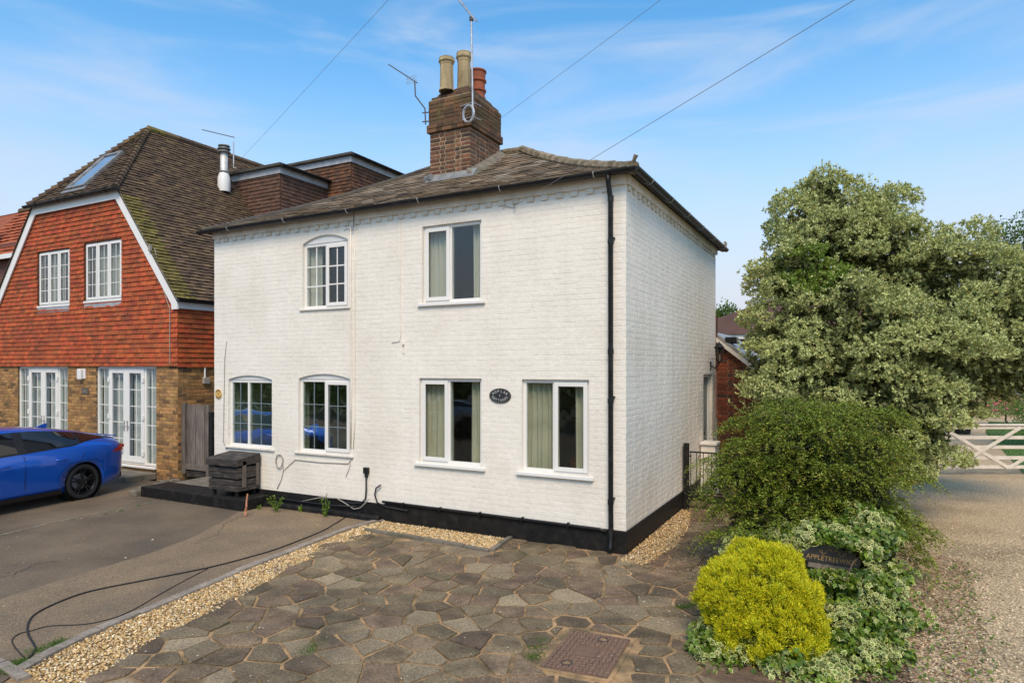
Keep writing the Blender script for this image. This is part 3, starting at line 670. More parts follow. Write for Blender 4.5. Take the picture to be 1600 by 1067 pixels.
W_E = window(ct, F0, *WIN['E'], [(.46,True),(.54,False)], sill=(.07,.05,.05))
W_F = window(ct, F0, *WIN['F'], [(.47,False),(.53,True)], sill=(.07,.05,.05))
# curtains
def cset(k, a, b, lab, m='curtain', **kw):
    u0, u1, v0, v1 = WIN[k]; w = u1-u0; curtain(F0, u0+w*a, u0+w*b, v0-.02, v1+.02, -.17, m, lab, 'curtains in the cottage windows', **kw)
cset('B', .02, .43, 'grey curtain drawn in the left light of the upstairs window above the oval sign', 'curtaingrey', waves=5, seed=1)
cset('B', .78, .99, 'pale curtain gathered at the right edge of the right-hand upstairs window', 'curtaingrey', waves=3, seed=2)
cset('E', .02, .46, 'sage curtain filling the left light of the window left of the oval sign', waves=5, seed=3)
cset('E', .76, .99, 'sage curtain gathered at the right of the ground floor window left of the oval sign', waves=3, seed=4)
cset('F', .0, .50, 'sage curtain filling the left light of the ground floor window beside the downpipe', waves=6, seed=5)
cset('F', .74, .99, 'sage curtain gathered at the right of the window beside the downpipe', waves=3, seed=6)
cset('A', .02, .28, 'pale curtain at the left inside the small-paned upstairs window', 'curtaingrey', waves=3, seed=7)
# wooden cupboard glimpsed in the last window
cb = thing('sideboard', 'brown wooden sideboard seen through the window beside the downpipe', 'sideboard', (-.8,1.2,.1))
MB().box(-1.2,-.35,.95,1.35,.12,1.02).build('cabinet', mat('brown_furniture',(.16,.085,.03),(.10,.05,.02),3,.5,stretch=(.3,1,6)), cb, bevel=.01)
for i in range(3): MB().box(-1.16,-.39,.93,.949,.2+i*.26,.43+i*.26).build('drawer_front', mat('drawer_brown',(.19,.10,.035),(.13,.07,.025),3,.5,stretch=(.3,1,6)), cb, bevel=.008)
# side door
dr = MB(); dr.box(DOOR[0]+.07, DOOR[1]-.07, DOOR[2]+.05, DOOR[3]-.07, -.14, -.10, fr=R0); do = dr.build('side_door', M['doorgreen'], ct, bevel=.004)
for v0, v1 in ((.3,.95),(1.15,2.0)):
    for u0, u1 in ((5.1,5.34),(5.44,5.68)): MB().box(u0,u1,v0,v1,-.099,-.09,fr=R0).build('door_panel', M['doorgreen'], do, bevel=.006)
MB().box(5.3,5.5,1.02,1.07,-.099,-.085,fr=R0).build('letter_plate', M['black'], do)
d2 = MB(); d2.box(DOOR[0],DOOR[0]+.07,DOOR[2],DOOR[3],-.17,-.06,fr=R0); d2.box(DOOR[1]-.07,DOOR[1],DOOR[2],DOOR[3],-.17,-.06,fr=R0); d2.box(DOOR[0]+.07,DOOR[1]-.07,DOOR[3]-.07,DOOR[3],-.17,-.06,fr=R0); d2.box(DOOR[0]+.07,DOOR[1]-.07,DOOR[2],DOOR[2]+.05,-.17,-.06,fr=R0)
d2.build('door_frame', M['upvc'], ct, bevel=.004)
# plinth
pl = MB(); pl.box(-3.98,.022,-.022,.0,G-.04,PT); pl.box(CX0-.02,-3.98,-.022,.0,G-.04,PT-.03); pl.build('plinth', M['black'], ct, bevel=.01)
pl = MB(); pl.box(0,.022,.0,DOOR[0],G-.04,PT); pl.build('plinth', M['black'], ct, bevel=.01)
pl = MB(); pl.box(-6.9,-4.02,-.14,-.022,G-.04,.03); pl.build('plinth_step', M['black'], ct, bevel=.03)
MB().tube([(-4.0,-.045,PT+.012),(-2.6,-.045,PT+.006),(-1.2,-.044,PT+.0),(-.35,-.046,PT-.005),(-.25,-.048,PT-.03)], .021, 8).build('service_pipe', M['plastic'], ct, smooth=True)
for x in (-3.6,-2.9,-2.2,-1.5,-.8): MB().box(x-.012,x+.012,-.07,-.02,PT-.03,PT+.035).build('pipe_clip', M['plastic'], ct)
# eaves: dentil course and a projecting band
for fr, a, b in ((F0, CX0, 0), (R0, 0, CD)):
    MB().box(a-(0 if fr is R0 else .0), b, 4.80, 4.93, -.004, .045, fr=fr).build('eaves_band', M['eaves'], ct, bevel=.006)
    n = int((b-a)/.225)
    for i in range(n):
        u = a+.06+i*.225+random.uniform(-.008,.008); MB().box(u, u+.105, 4.728+random.uniform(-.004,.004), 4.799, -.004, .030, fr=fr).build('dentil', M['eaves'], ct, bevel=.008)
# ---- roof
EX0, EX1, EY0, EY1 = CX0-.13, .14, -.14, CD+.14
APX0, APX1, RY = EX0+3.24, EX1-3.24, EY0+3.24
def zf(d): return 4.945+.40*d+.036*d*d
def dz(d): return .40+.072*d
def rfront(u, d, n): s = dz(d); l = math.hypot(1, s); return (u, EY0+d-n*s/l, zf(d)+n/l)
def rright(u, d, n): s = dz(d); l = math.hypot(1, s); return (EX1-d+n*s/l, u, zf(d)+n/l)
def rleft(u, d, n): s = dz(d); l = math.hypot(1, s); return (EX0+d-n*s/l, -u, zf(d)+n/l)
def rback(u, d, n): s = dz(d); l = math.hypot(1, s); return (-u, EY1-d+n*s/l, zf(d)+n/l)
roof = MB()
for k in range(8):
    a, b = 3.24*k/8, 3.24*(k+1)/8
    for f_, lo, hi in ((rfront,EX0,EX1),(rright,EY0,EY1),(rleft,-EY1,-EY0),(rback,-EX1,-EX0)): roof.face([f_(lo+a,a,-.035), f_(hi-a,a,-.035), f_(hi-b,b,-.035), f_(lo+b,b,-.035)])
ro = roof.build('roof', M['felt'], ct)
MB().box(EX0+.03, EX1-.03, EY0+.03, EY1-.03, 4.931, 4.94).build('soffit', M['black'], ct)
def slates(f_, lo, hi, nmax, seed, mossy=False):
    rs = random.Random(seed); within = [(lo,0),(hi,0),(hi-3.24,3.24),(lo+3.24,3.24)]
    if hi-lo < 6.6: within = [(lo,0),(hi,0),((lo+hi)/2,3.24)]
    ps = []; v = 0; r_ = 0
    while v < 3.2:
        g = .150; u = lo-(.13 if r_ % 2 else 0)
        while u < hi:
            w = .255; p = clip([(u+.002,v-.012*rs.random()),(u+w-.003,v-.012*rs.random()),(u+w-.003,v+g+.02),(u+.002,v+g+.02)], within)
            if f_ is rfront: 
                q = rfront(u+.12, v, 0)
                if -4.42 < q[0]+.1 < -3.45 and 1.85 < q[1] < 2.9 and v > 2.05: p = []
            if len(p) > 2 and area(p) > .0008: ps.append((p, v, g))
            u += w
        v += g; r_ += 1
    pieces(ro, 'slate', ps, f_, M['slate'], nmax, prof='tile', thick=.012, tilt=.016, jit=.004, seed=seed, curve=True, minpx=6)
slates(rfront, EX0, EX1, 300, 5); slates(rright, EY0, EY1, 0, 6); slates(rleft, -EY1, -EY0, 0, 7); slates(rback, -EX1, -EX0, 0, 8)
def capline(f, n, r, name, m, parent, lump=0, seg=8):
    for i in range(n):
        a, b = Vector(f(i/n)), Vector(f((i+1)/n)); d = (b-a); a2 = a-d*.03; rj = r*(1+random.uniform(-.06,.06))
        MB().tube([a2, a2+d*.5+Vector((0,0,lump*random.uniform(-1,1))), b], [rj*1.06, rj, rj*.98], seg).build(name, m, parent)
capline(lambda t: (EX1-3.24*t, EY0+3.24*t, zf(3.24*t)+.02), 8, .088, 'hip_tile', M['moss'], ct, .01)
capline(lambda t: (EX0+3.24*t, EY0+3.24*t, zf(3.24*t)+.005), 8, .062, 'hip_tile', M['felt'], ct, .004)
capline(lambda t: (EX1-3.24*t, EY1-3.24*t, zf(3.24*t)+.02), 8, .085, 'hip_tile', M['moss'], ct, .01)
capline(lambda t: (APX0+(APX1-APX0)*t, RY, zf(3.24)+.02), 5, .075, 'ridge_tile', M['moss'], ct, .006)
MB().tube([(EX1-.02,EY0+.02,4.98),(EX1+.02,EY0-.02,5.05),(EX1+.05,EY0-.03,5.11)], [.03,.025,.035], 6).build('hip_iron', M['moss'], ct)
MB().tube([(EX1+.02,EY1-.02,4.98),(EX1+.06,EY1+.02,5.05),(EX1+.02,EY1+.05,5.1)], [.03,.02,.03], 6).build('hip_iron', M['moss'], ct)
# gutters: half-round channels
def gutter(a, b, parent, r=.058, m='plastic', name='gutter', brk=0.0, bn='gutter_bracket', bm='steel'):
    a, b = Vector(a), Vector(b); d = (b-a).normalized(); side = Vector((0,0,1)).cross(d).normalized(); mb = MB(); n = 9; k = []
    for rr in (r, r-.006):
        for p in (a, b): k.append(len(mb.v)); mb.v += [tuple(p+side*(rr*math.cos(PI+PI*i/(n-1)))+Vector((0,0,rr*math.sin(PI+PI*i/(n-1))))) for i in range(n)]
    for i in range(n-1): mb.f += [(k[0]+i,k[0]+i+1,k[1]+i+1,k[1]+i),(k[2]+i+1,k[2]+i,k[3]+i,k[3]+i+1)]; mb.m += [0,0]
    for q in (0, n-1): mb.f.append((k[0]+q,k[1]+q,k[3]+q,k[2]+q)); mb.m.append(0)
    mb.f.append(tuple(k[0]+i for i in range(n))); mb.f.append(tuple(k[1]+i for i in range(n))); mb.m += [0,0]
    g = mb.build(name, M[m], parent)
    if brk:
        L = (b-a).length; c = int(L/brk)
        for i in range(c):
            p = a+d*(L*(i+.6)/c); MB().tube([p+side*((r+.004)*math.cos(t))+Vector((0,0,(r+.004)*math.sin(t))) for t in [PI*.97+PI*1.06*j/8 for j in range(9)]], .0075, 5).build(bn, M[bm], g)
    return g
GZ = 4.955
gutter((EX0-.10, EY0-.035, GZ-.02), (EX1+.05, EY0-.035, GZ), ct, brk=1.35)
gutter((EX1+.04, EY0-.06, GZ), (EX1+.04, EY1+.10, GZ-.01), ct, brk=1.0)
# downpipe
dp = MB(); dp.tube([(-.19,EY0-.035,GZ-.04),(-.19,EY0-.02,GZ-.12),(-.185,-.075,4.60),(-.185,-.070,.60),(-.18,-.075,.3),(-.18,-.085,G+.09),(-.18,-.13,G+.035)], .034, 12)
d_ = dp.build('downpipe', M['plastic'], ct, smooth=True)
for z in (4.62,4.05,2.6,1.95,.62): MB().lathe([(.035,-.035),(.041,-.033),(.041,.033),(.035,.035)], (-.185,-.0712,z), 14).build('pipe_collar', M['plastic'], d_)
for z in (.66,2.0,4.1): MB().box(-.225,-.145,-.055,-.0,z-.012,z+.012).build('pipe_bracket', M['plastic'], d_)
# ---- chimney
X0, X1, Y0, Y1 = -4.37, -3.50, 1.80, 2.92
chm = MB(); chm.box(X0+.002,X1-.002,Y0+.002,Y1-.002,5.6,6.80); chm.box(X0-.010,X1+.010,Y0-.010,Y1+.010,6.82,7.36)
ch = chm.build('chimney', M['mortar'], ct)
def stack(x0, x1, y0, y1, z0, z1, m, seed, nmax, h=.004, jt=.010):
    for q, (fr, a, b) in enumerate(((fr_front(y0), x0, x1),(fr_right(x1), y0, y1),(fr_back(y1), -x1, -x0),(fr_left(x0), -y1, -y0))):
        pieces(ch, 'brick', courses(a, b, z0, z1, .222, .075, jt, 'flemish', .113), fr, m, nmax if q < 2 else 0, h=h, base=.04, ins=.003, jit=.004, seed=seed+q, minpx=3)
stack(X0,X1,Y0,Y1,5.75,6.75,M['brick'],30,80,.003,.019)
stack(X0-.045,X1+.045,Y0-.045,Y1+.045,6.75,6.90,M['mossbrick'],40,30)
stack(X0-.018,X1+.018,Y0-.018,Y1+.018,6.90,7.35,M['mossbrick'],50,70)
stack(X0+.02,X1-.02,Y0+.02,Y1-.02,7.35,7.425,M['mossbrick'],60,12)
fl = MB(); lo = [(X0+.03,Y0+.03,7.36),(X1-.03,Y0+.03,7.36),(X1-.03,Y1-.03,7.36),(X0+.03,Y1-.03,7.36)]; fl.prism(lo, [(X0+.14,Y0+.12,7.54),(X1-.12,Y0+.14,7.57),(X1-.12,Y1-.14,7.54),(X0+.12,Y1-.12,7.53)]); fl.build('mortar_flaunching', M['mossbrick'], ch, bevel=.03)
# skirt of lead and mortar where the stack meets the slates
def chz(y): return zf(y-EY0)
for nm, pts, m in (('lead_flashing', [(X0-.04,Y0-.12),(X1+.14,Y0-.12),(X1+.14,Y0+.0),(X0-.04,Y0+.0)], 'lead'),):
    MB().prism([(x,y,chz(y)+.012) for x,y in pts], [(x,y+.02*(y>Y0-.05),chz(y)+.028+(.10 if y > Y0-.05 else 0)) for x,y in pts]).build(nm, M[m], ch)
sk = MB()
for i in range(7):
    ya, yb = Y0-.08+i*.17, Y0-.08+(i+1)*.17
    sk.prism([(X1-.02,ya,chz(ya)),(X1+.16,ya,chz(ya)),(X1+.15,yb,chz(yb)),(X1-.02,yb,chz(yb))],[(X1-.02,ya,chz(ya)+.15),(X1+.13+.02*(i%2),ya,chz(ya)+.03),(X1+.12+.02*((i+1)%2),yb,chz(yb)+.03),(X1-.02,yb,chz(yb)+.15)])
sk.build('mortar_fillet', M['conc'], ch)
MB().tube([(X0+.1,Y0-.08,chz(Y0-.08)+.09),(X0-.1,Y0-.02,chz(Y0)+.04)], [.07,.05], 6).build('mortar_lump', M['lead'], ch)
octp = [(.155,0),(.155,.03),(.135,.05),(.125,.52),(.132,.53),(.132,.56),(.158,.585),(.158,.615),(.145,.635),(.15,.66),(.11,.66),(.105,.40)]
for px, py0, py1, t, lab in ((698,147,92,12.15,'shorter'),(725,143,84,12.35,'taller')):
    c = at(px, py0, t); h = at(px, py1, t).z-7.50; k = h/.66
    MB().lathe([(r*.98, z*k) for r, z in octp], (c.x, c.y, 7.50), 8).build('chimney_pot', M['pot_cream'], ch)
c = at(754,155,12.95); rl = [(.165,0),(.165,.1),(.15,.12),(.15,.2),(.175,.215),(.175,.245),(.15,.26),(.152,.38),(.18,.395),(.18,.425),(.155,.44),(.165,.56),(.185,.575),(.18,.60),(.13,.60),(.12,.3)]
o = MB().lathe([(r*.97, z*1.05) for r, z in rl], (-3.83,2.62,7.50), 20).build('chimney_pot', M['pot_red'], ch, smooth=False); o['label'] = 'short red terracotta roll pot'
# ------------------------------------------------------------------ the neighbouring tile-hung house
nh = thing('tile_hung_house', 'house with red hung tiles above yellow stock brick and a steep dark half-hipped roof', 'house', (-14,5,G))
NX0, NX1, NY0, NY1 = -17.72, HX, HY, 11.5
FN, RN = fr_front(HY), fr_right(HX)
RX, RZ, RYA = -14.0, 8.72, 2.60                # ridge x and height, hip apex y
TB = 2.415                                     # lower edge of the hung tiles
NE = 3.86                                      # eaves height
d2 = on_y(150,571,HY); doors = [(-13.23,-10.975,.19,TB-.005), (-16.69,-14.40,.19,TB-.005)]
wins = [(-15.65,-14.26,3.93,5.28),(-13.62,-12.18,3.96,5.33)]
wl = MB()
for r_ in minus([(NX0,NX1,G-.05,TB)], doors): wl.box(*r_, -.25, -.006, fr=FN)
wl.box(NY0+.25, NY1, G-.05, NE, -.25, -.006, fr=RN)
wl.box(NX0,NX0+.25,NY0+.25,NY1,G-.05,NE); wl.box(NX0,NX1,NY1,NY1+.25,G-.05,NE); wl.build('brick_wall', M['mortar'], nh)
pieces(nh, 'brick', courses(NX0, NX1, G, TB-.01, .225, .0755, .011, 'half', None, doors), FN, M['stock'], 220, h=.003, base=.02, ins=.003, jit=.003, seed=71, minpx=6)
pieces(nh, 'brick', courses(NY0, 5, G, TB-.01, .225, .0755, .011, 'half'), RN, M['stock'], 70, h=.003, base=.02, ins=.003, jit=.003, seed=72, minpx=6)
MB().box(NX0+.3,NX1-.3,2.6,2.7,0,2.4).build('inner_wall', M['inner'], nh)
MB().box(NX0+.3,NX1-.3,HY+.25,2.6,0,.12).build('inner_floor', M['carpet'], nh)
# gable above: boards behind the tiles, proud of the brick
gab = [(NX0,TB),(NX1+.05,TB),(NX1+.05,NE-.02),(-12.29,6.43),(-15.71,6.43),(NX0,NE-.02)]
wl = MB()
def gable_boxes(mb, holes_, n0, n1):
    z = TB
    while z < 6.43:
        z2 = min(z+.1, 6.43); f = lambda q: 0 if q < NE else (q-NE)/(6.43-NE)
        a = NX0+(-15.71-NX0)*f(z2); b = NX1+(-12.29-NX1)*f(z2)
        for r_ in minus([(a, b, z, z2)], holes_): mb.box(*r_, n0, n1, fr=FN)
        z = z2
gable_boxes(wl, wins, -.22, .02)
wl.build('gable_wall', M['dormertile'], nh)
GF = lambda u, v, n: (u, HY-.035-n, v)
ps = courses(NX0-.1, NX1+.1, TB-.02, 6.5, .166, .1065, .0035, 'half', None, [(a-.02,b+.02,c-.03,d+.02) for a,b,c,d in wins], gab, lap=.0)
pieces(nh, 'hung_tile', ps, GF, M['hung'], 230, prof='tile', thick=.014, tilt=.020, jit=.0045, seed=73, minpx=6)
RF = lambda u, v, n: (NX1+.035+n, u, v)
ps = courses(NY0-.03, 6.0, TB-.02, NE-.03, .166, .1065, .0035, 'half')
pieces(nh, 'hung_tile', ps, RF, M['hung'], 70, prof='tile', thick=.014, tilt=.020, jit=.0045, seed=74, minpx=6)
# windows upstairs: three lights each with thin bars
for (a, b, c, d) in wins:
    f2 = lambda u, v, n: (u, HY-.03-n, v)
    w_ = window(nh, f2, a, b, c, d, [(.333,True),(.334,True),(.333,True)], rec=.03, fw=.045, sash=.04, bars=(2,4), barw=.014, sill=(.03,.05,.03), depth=.06)
    MB().box(a,b,c-.17,c-.052,.008,.018,fr=f2).build('lead_apron', M['leadpale'], nh)
    MB().box(a,b,c-.1,d,-.34,-.33,fr=f2).build('room_shade', M['inner'], w_)
curtain(FN, -15.6,-14.9, 3.95,5.25,-.18,'curtaingrey','pale vertical blind in the left upstairs window of the tile-hung gable', waves=6, amp=.012, seed=31)
curtain(FN, -13.58,-12.25, 3.98,5.3,-.18,'curtaingrey','pale vertical blind across the right upstairs window of the tile-hung gable', waves=10, amp=.012, seed=32)
# french doors with side lights
for di, (a, b, c, d) in enumerate(doors):
    fr = lambda u, v, n: (u, HY-n, v); fw = .05; mb = MB(); n0, n1 = -.13, -.045
    w1 = (b-a)*.20; xs = [a, a+w1, (a+b)/2, b-w1, b]
    mb.box(a,a+fw,c,d,n0,n1,fr=fr); mb.box(b-fw,b,c,d,n0,n1,fr=fr); mb.box(a+fw,b-fw,d-fw,d,n0,n1,fr=fr); mb.box(a+fw,b-fw,c,c+fw,n0,n1,fr=fr)
    mb.box(xs[1]-.03,xs[1]+.03,c+fw,d-fw,n0,n1,fr=fr); mb.box(xs[3]-.03,xs[3]+.03,c+fw,d-fw,n0,n1,fr=fr)
    fo = mb.build('french_door', M['upvc'], nh, bevel=.006)
    for li, (p, q, leaf) in enumerate(((a+fw,xs[1]-.03,0),(xs[1]+.03,xs[2],1),(xs[2],xs[3]-.03,1),(xs[3]+.03,b-fw,0))):
        p2, q2, c2, e2 = p, q, c+fw, d-fw
        if leaf:
            s = MB(); sw, m0, m1 = .105, n1-.01, n1+.022
            s.box(p2,p2+sw,c2,e2,m0,m1,fr=fr); s.box(q2-sw,q2,c2,e2,m0,m1,fr=fr); s.box(p2+sw,q2-sw,c2,c2+sw+.03,m0,m1,fr=fr); s.box(p2+sw,q2-sw,e2-sw,e2,m0,m1,fr=fr)
            lf = s.build('door_leaf', M['upvc'], fo, bevel=.006); p2, q2, c2, e2 = p2+sw, q2-sw, c2+sw+.03, e2-sw
            hx = xs[2]+(.055 if li == 2 else -.055)
            MB().tube([fr(hx,1.05,n1+.02),fr(hx,1.05,n1+.06),fr(hx+(.1 if li == 2 else -.1),1.05,n1+.062)], .011, 6).box(hx-.02,hx+.02,.93,1.17,n1+.021,n1+.030,fr=fr).build('handle', M['steel'], fo)
            for hz in (.45,1.25,2.1): hx2 = p+.01 if li == 1 else q-.01; MB().box(hx2-.04,hx2+.025,hz-.06,hz+.06,n1+.022,n1+.045,fr=fr).build('hinge', M['upvc'], fo, bevel=.008)
        MB().box(p2-.003,q2+.003,c2-.003,e2+.003,n1-.03,n1-.024,fr=fr).build('pane', M['glass'], fo)
        for k in (1,): x = (p2+q2)/2; MB().box(x-.008,x+.008,c2,e2,n1-.023,n1-.015,fr=fr).build('glazing_bar', M['upvc'], fo)
        for k in range(1, 5): y = c2+(e2-c2)*k/5; MB().box(p2,q2,y-.009,y+.009,n1-.0225,n1-.0145,fr=fr).build('glazing_bar', M['upvc'], fo)
    MB().box(a-.03,b+.03,c-.05,c-.002,-.13,.06,fr=fr).build('door_sill', M['upvc'], nh, bevel=.006)
    for h in range(2): curtain(FN, a+.04+h*(b-a)/2, a+(b-a)*(h+1)/2-.02, c+.02, d-.02, -.19, 'net', ('left' if h == 0 else 'right')+' half of the net curtain behind the '+('french doors nearest the gate' if di == 0 else 'french doors behind the blue car'), 'net curtains', waves=9, amp=.025, seed=50+h+di*2)
# roof
sl = (RZ-NE)/(RX-(NX1+.12))                    # negative
HX1 = NX1+.12; HXL = 2*RX-HX1; L1 = math.hypot(RZ-NE, HX1-RX); cs, sn = (HX1-RX)/L1, (RZ-NE)/L1
def nright(u, v, n): return (HX1-v*cs+n*sn, u, NE+v*sn+n*cs)
def nleft(u, v, n): return (HXL+v*cs-n*sn, -u, NE+v*sn+n*cs)
HZ0 = 6.46; HY0 = HY-.16; L2 = math.hypot(RYA-HY0, RZ-HZ0); hc, hs = (RYA-HY0)/L2, (RZ-HZ0)/L2
def nhip(u, v, n): return (u, HY0+v*hc-n*hs, HZ0+v*hs+n*hc)
vh = (HZ0-NE)/sn                                # slope distance where the half hip starts
NYE = 12.0
rf = MB(); rp = [(HY-.12,0),(NYE,0),(NYE,L1),(RYA,L1),(HY0,vh),(HY-.12,vh-.0)]
rf.face([nright(u,v,-.035) for u,v in rp]); rf.face([nleft(-u,v,-.035) for u,v in rp][::-1])
hw = RX-(HX1-vh*cs); hwx = (HX1-vh*cs)-RX
rf.face([nhip(RX-hwx,0,-.035),nhip(RX+hwx,0,-.035),nhip(RX,L2,-.035)])
nr = rf.build('roof', M['felt'], nh)
FLU = (4.14,) 
ps = courses(HY-.14, NYE, 0, L1-.02, .166, .102, .003, 'half', None, [], [(HY-.12,0),(NYE,0),(NYE,L1),(RYA,L1),(HY-.12,vh-.02)])
ps2 = [q for q in ps if sum(p[0] for p in q[0])/len(q[0]) < HY+.32 and q[1] < 3.1]; ps = [q for q in ps if q not in ps2]
pieces(nr, 'roof_tile', ps, nright, M['rooftile'], 190, prof='tile', thick=.013, tilt=.024, jit=.006, seed=81, minpx=4)
pieces(nr, 'roof_tile', ps2, nright, M['rooftilemoss'], 60, prof='tile', thick=.013, tilt=.024, jit=.006, seed=82, minpx=4)
ps = courses(-NYE, -HY+.14, 0, L1-.02, .166, .102, .003, 'half', None, [], [(-NYE,0),(-HY+.12,0),(-HY+.12,vh-.02),(-RYA,L1),(-NYE,L1)])
pieces(nr, 'left_roof_tile', ps, nleft, M['rooftile'], 0, prof='tile', thick=.013, tilt=.024, jit=.006, seed=83)
ps = courses(RX-hwx-.1, RX+hwx+.1, 0, L2, .166, .102, .003, 'half', None, [(-14.62,-13.78,.34,1.86)], [(RX-hwx-.03,0),(RX+hwx+.03,0),(RX,L2)])
pieces(nr, 'roof_tile', ps, nhip, M['rooftile'], 50, prof='tile', thick=.013, tilt=.024, jit=.006, seed=84, minpx=3)
for sgn in (1, -1):                             # bonnet hips
    for i in range(20):
        t0, t1 = i/20, (i+1)/20; g_ = lambda t: Vector((RX+sgn*hwx*(1-t), HY0+(RYA-HY0)*t, HZ0+(RZ-HZ0)*t+.02)); a, b = g_(t0-.012), g_(t1)
        MB().tube([a+Vector((0,0,.018)), b-Vector((0,0,.01))], [.085,.055], 7).build('bonnet_tile', M['rooftile'], nh)
for i in range(22): y = RYA+i*.43; MB().tube([(RX,y-.01,RZ+.0),(RX,y+.42,RZ+.0)], [.105,.10], 8).build('ridge_tile', M['rooftile'] if i else M['rooftilemoss'], nh)
# roof window in the half hip
sk = MB(); a, b, c, d = -14.60,-13.80,.36,1.84
for q in ((a,b,c,c+.07),(a,b,d-.07,d),(a,a+.07,c+.07,d-.07),(b-.07,b,c+.07,d-.07)): sk.box(*q,-.02,.075,fr=nhip)
so = sk.build('roof_window', M['lead'], nr, bevel=.008)
MB().box(a+.07,b-.07,c+.07,d-.07,.03,.045,fr=nhip).build('pane', glass('roof_window_glass',(.1,.1,.1),2.4,base=.55), so)
MB().box(a-.1,b+.1,c-.12,c-.002,.0,.03,fr=nhip).build('lead_apron', M['lead'], nr)
# barge boards, eaves board and gutters
def board(p, q, dpt, n0, n1, nm, m='upvc', up=.0):
    mb = MB(); a, b = p, q; d = Vector((b[0]-a[0], b[1]-a[1])).normalized(); nn = Vector((-d.y, d.x))
    if nn.y > 0: nn = -nn
    l = [(a[0],a[1]),(b[0],b[1]),(b[0]+nn.x*dpt,b[1]+nn.y*dpt),(a[0]+nn.x*dpt,a[1]+nn.y*dpt)]
    mb.prism([FN(x, z, n0) for x, z in l], [FN(x, z, n1) for x, z in l]); return mb.build(nm, M[m], nh)
xr, xl = RX+hwx, RX-hwx
board((HX1-.02,NE-.03),(xr-.02,HZ0-.03),.20,.062,.095,'bargeboard'); board((HXL+.02,NE-.03),(xl+.02,HZ0-.03),.20,.062,.095,'bargeboard')
board((xl+.03,HZ0-.035),(xr-.03,HZ0-.035),.19,.066,.10,'eaves_board')
MB().box(HX1-.20,HX1-.0,NE-.23,NE-.04,.06,.0958,fr=FN).build('bargeboard_foot', M['upvc'], nh)
MB().box(HY-.09,NYE,NE-.20,NE-.05,.07,.10,fr=RN).build('fascia', M['upvc'], nh); MB().box(HX1-.12,HX1-.02,HY-.06,NYE,NE-.21,NE-.203).build('soffit', M['upvc'], nh)
gutter((HX1+.04,HY-.12,NE-.02),(HX1+.04,NYE,NE-.02), nh); gutter((xl-.15,HY0-.05,HZ0-.01),(xr+.12,HY0-.05,HZ0-.01), nh, brk=.8, bm='plastic')
MB().tube([FN(-10.95,5.0,.055),FN(-10.85,4.75,.06),FN(-10.65,4.1,.06),FN(-10.45,3.7,.06),FN(-10.42,3.66,.06),FN(-10.42,2.45,.06)], .009, 5).build('wall_cable', M['cable'], nh)
MB().box(-11.05,-10.99,4.93,5.06,.09,.14,fr=FN).build('cable_box', M['cable'], nh)
# dormers
def dormer(x1, ya, yb, zt, m, nmax, seed, skew=.0):
    xw = RX+(RZ-zt)/(-sl)*-1 if False else RX; zb = 4.6
    mb = MB(); mb.box(RX+.1, x1, ya, yb, zb, zt); dm = mb.build('dormer', M['dormertile'], nh)
    within = [(RX+.2, RZ-.4),(x1, NE-.2 if x1 > HX1 else NE+(HX1-x1)*sn/cs-.05),(x1, zt),(RX+.2, zt)]
    pieces(dm, 'hung_tile', courses(RX+.2, x1+.02, zb, zt-.22, .166, .102, .003, 'half', None, [], [(RX+.2,zb),(x1+.02,zb),(x1+.02,zt-.22),(RX+.2,zt-.22)]), fr_front(ya-.02), m, nmax, prof='tile', thick=.013, tilt=.02, jit=.005, seed=seed, minpx=3)
    pieces(dm, 'hung_tile', courses(ya, yb, zb, zt-.22, .166, .102, .003, 'half'), fr_right(x1+.02), m, nmax, prof='tile', thick=.013, tilt=.02, jit=.005, seed=seed+1, minpx=3)
    MB().box(RX-.1, x1+.07, ya-.06, yb, zt-.24, zt-.06).build('lead_band', M['leadpale'], dm)
    MB().box(RX-.2, x1+.16, ya-.15, yb+.1, zt-.06, zt).build('roof_edge', M['felt'], dm, bevel=.012); MB().box(RX-.2, x1+.12, ya-.11, yb+.1, zt, zt+.04).build('felt_roof', M['felt'], dm, bevel=.012)
    gutter((x1+.20,ya-.12,zt-.03),(x1+.20,yb,zt-.03), dm)
dormer(-11.36, 4.66, 6.9, 7.95, M['dormertile'], 60, 91)
dormer(-10.42, 6.45, 10.2, 8.62, M['dormertile2'], 60, 93)
# flue through the roof
fb = nright(4.05, (HX1+12.85)/cs, 0); fx, fy, fz = -12.86, 4.05, 7.25
fl_ = MB().lathe([(.16,0),(.17,.12),(.165,.38),(.13,.50),(.11,.56)], (fx,fy,fz), 16).build('flue', M['upvc'], nh, smooth=True)
MB().lathe([(.10,.5),(.10,1.12),(0,1.12)], (fx,fy,fz), 14).build('flue_pipe', M['palesteel'], fl_, smooth=True)
for z, r in ((.55,.145),(1.10,.165),(1.19,.165),(1.27,.15)): MB().lathe([(.0,-.012),(r,-.016),(r+.01,0),(r,.016),(0,.02)], (fx,fy,fz+z), 16).build('flue_cap_ring', M['lead'], fl_)
MB().lathe([(.075,1.1),(.075,1.28)], (fx,fy,fz), 10).build('flue_neck', M['steel'], fl_)
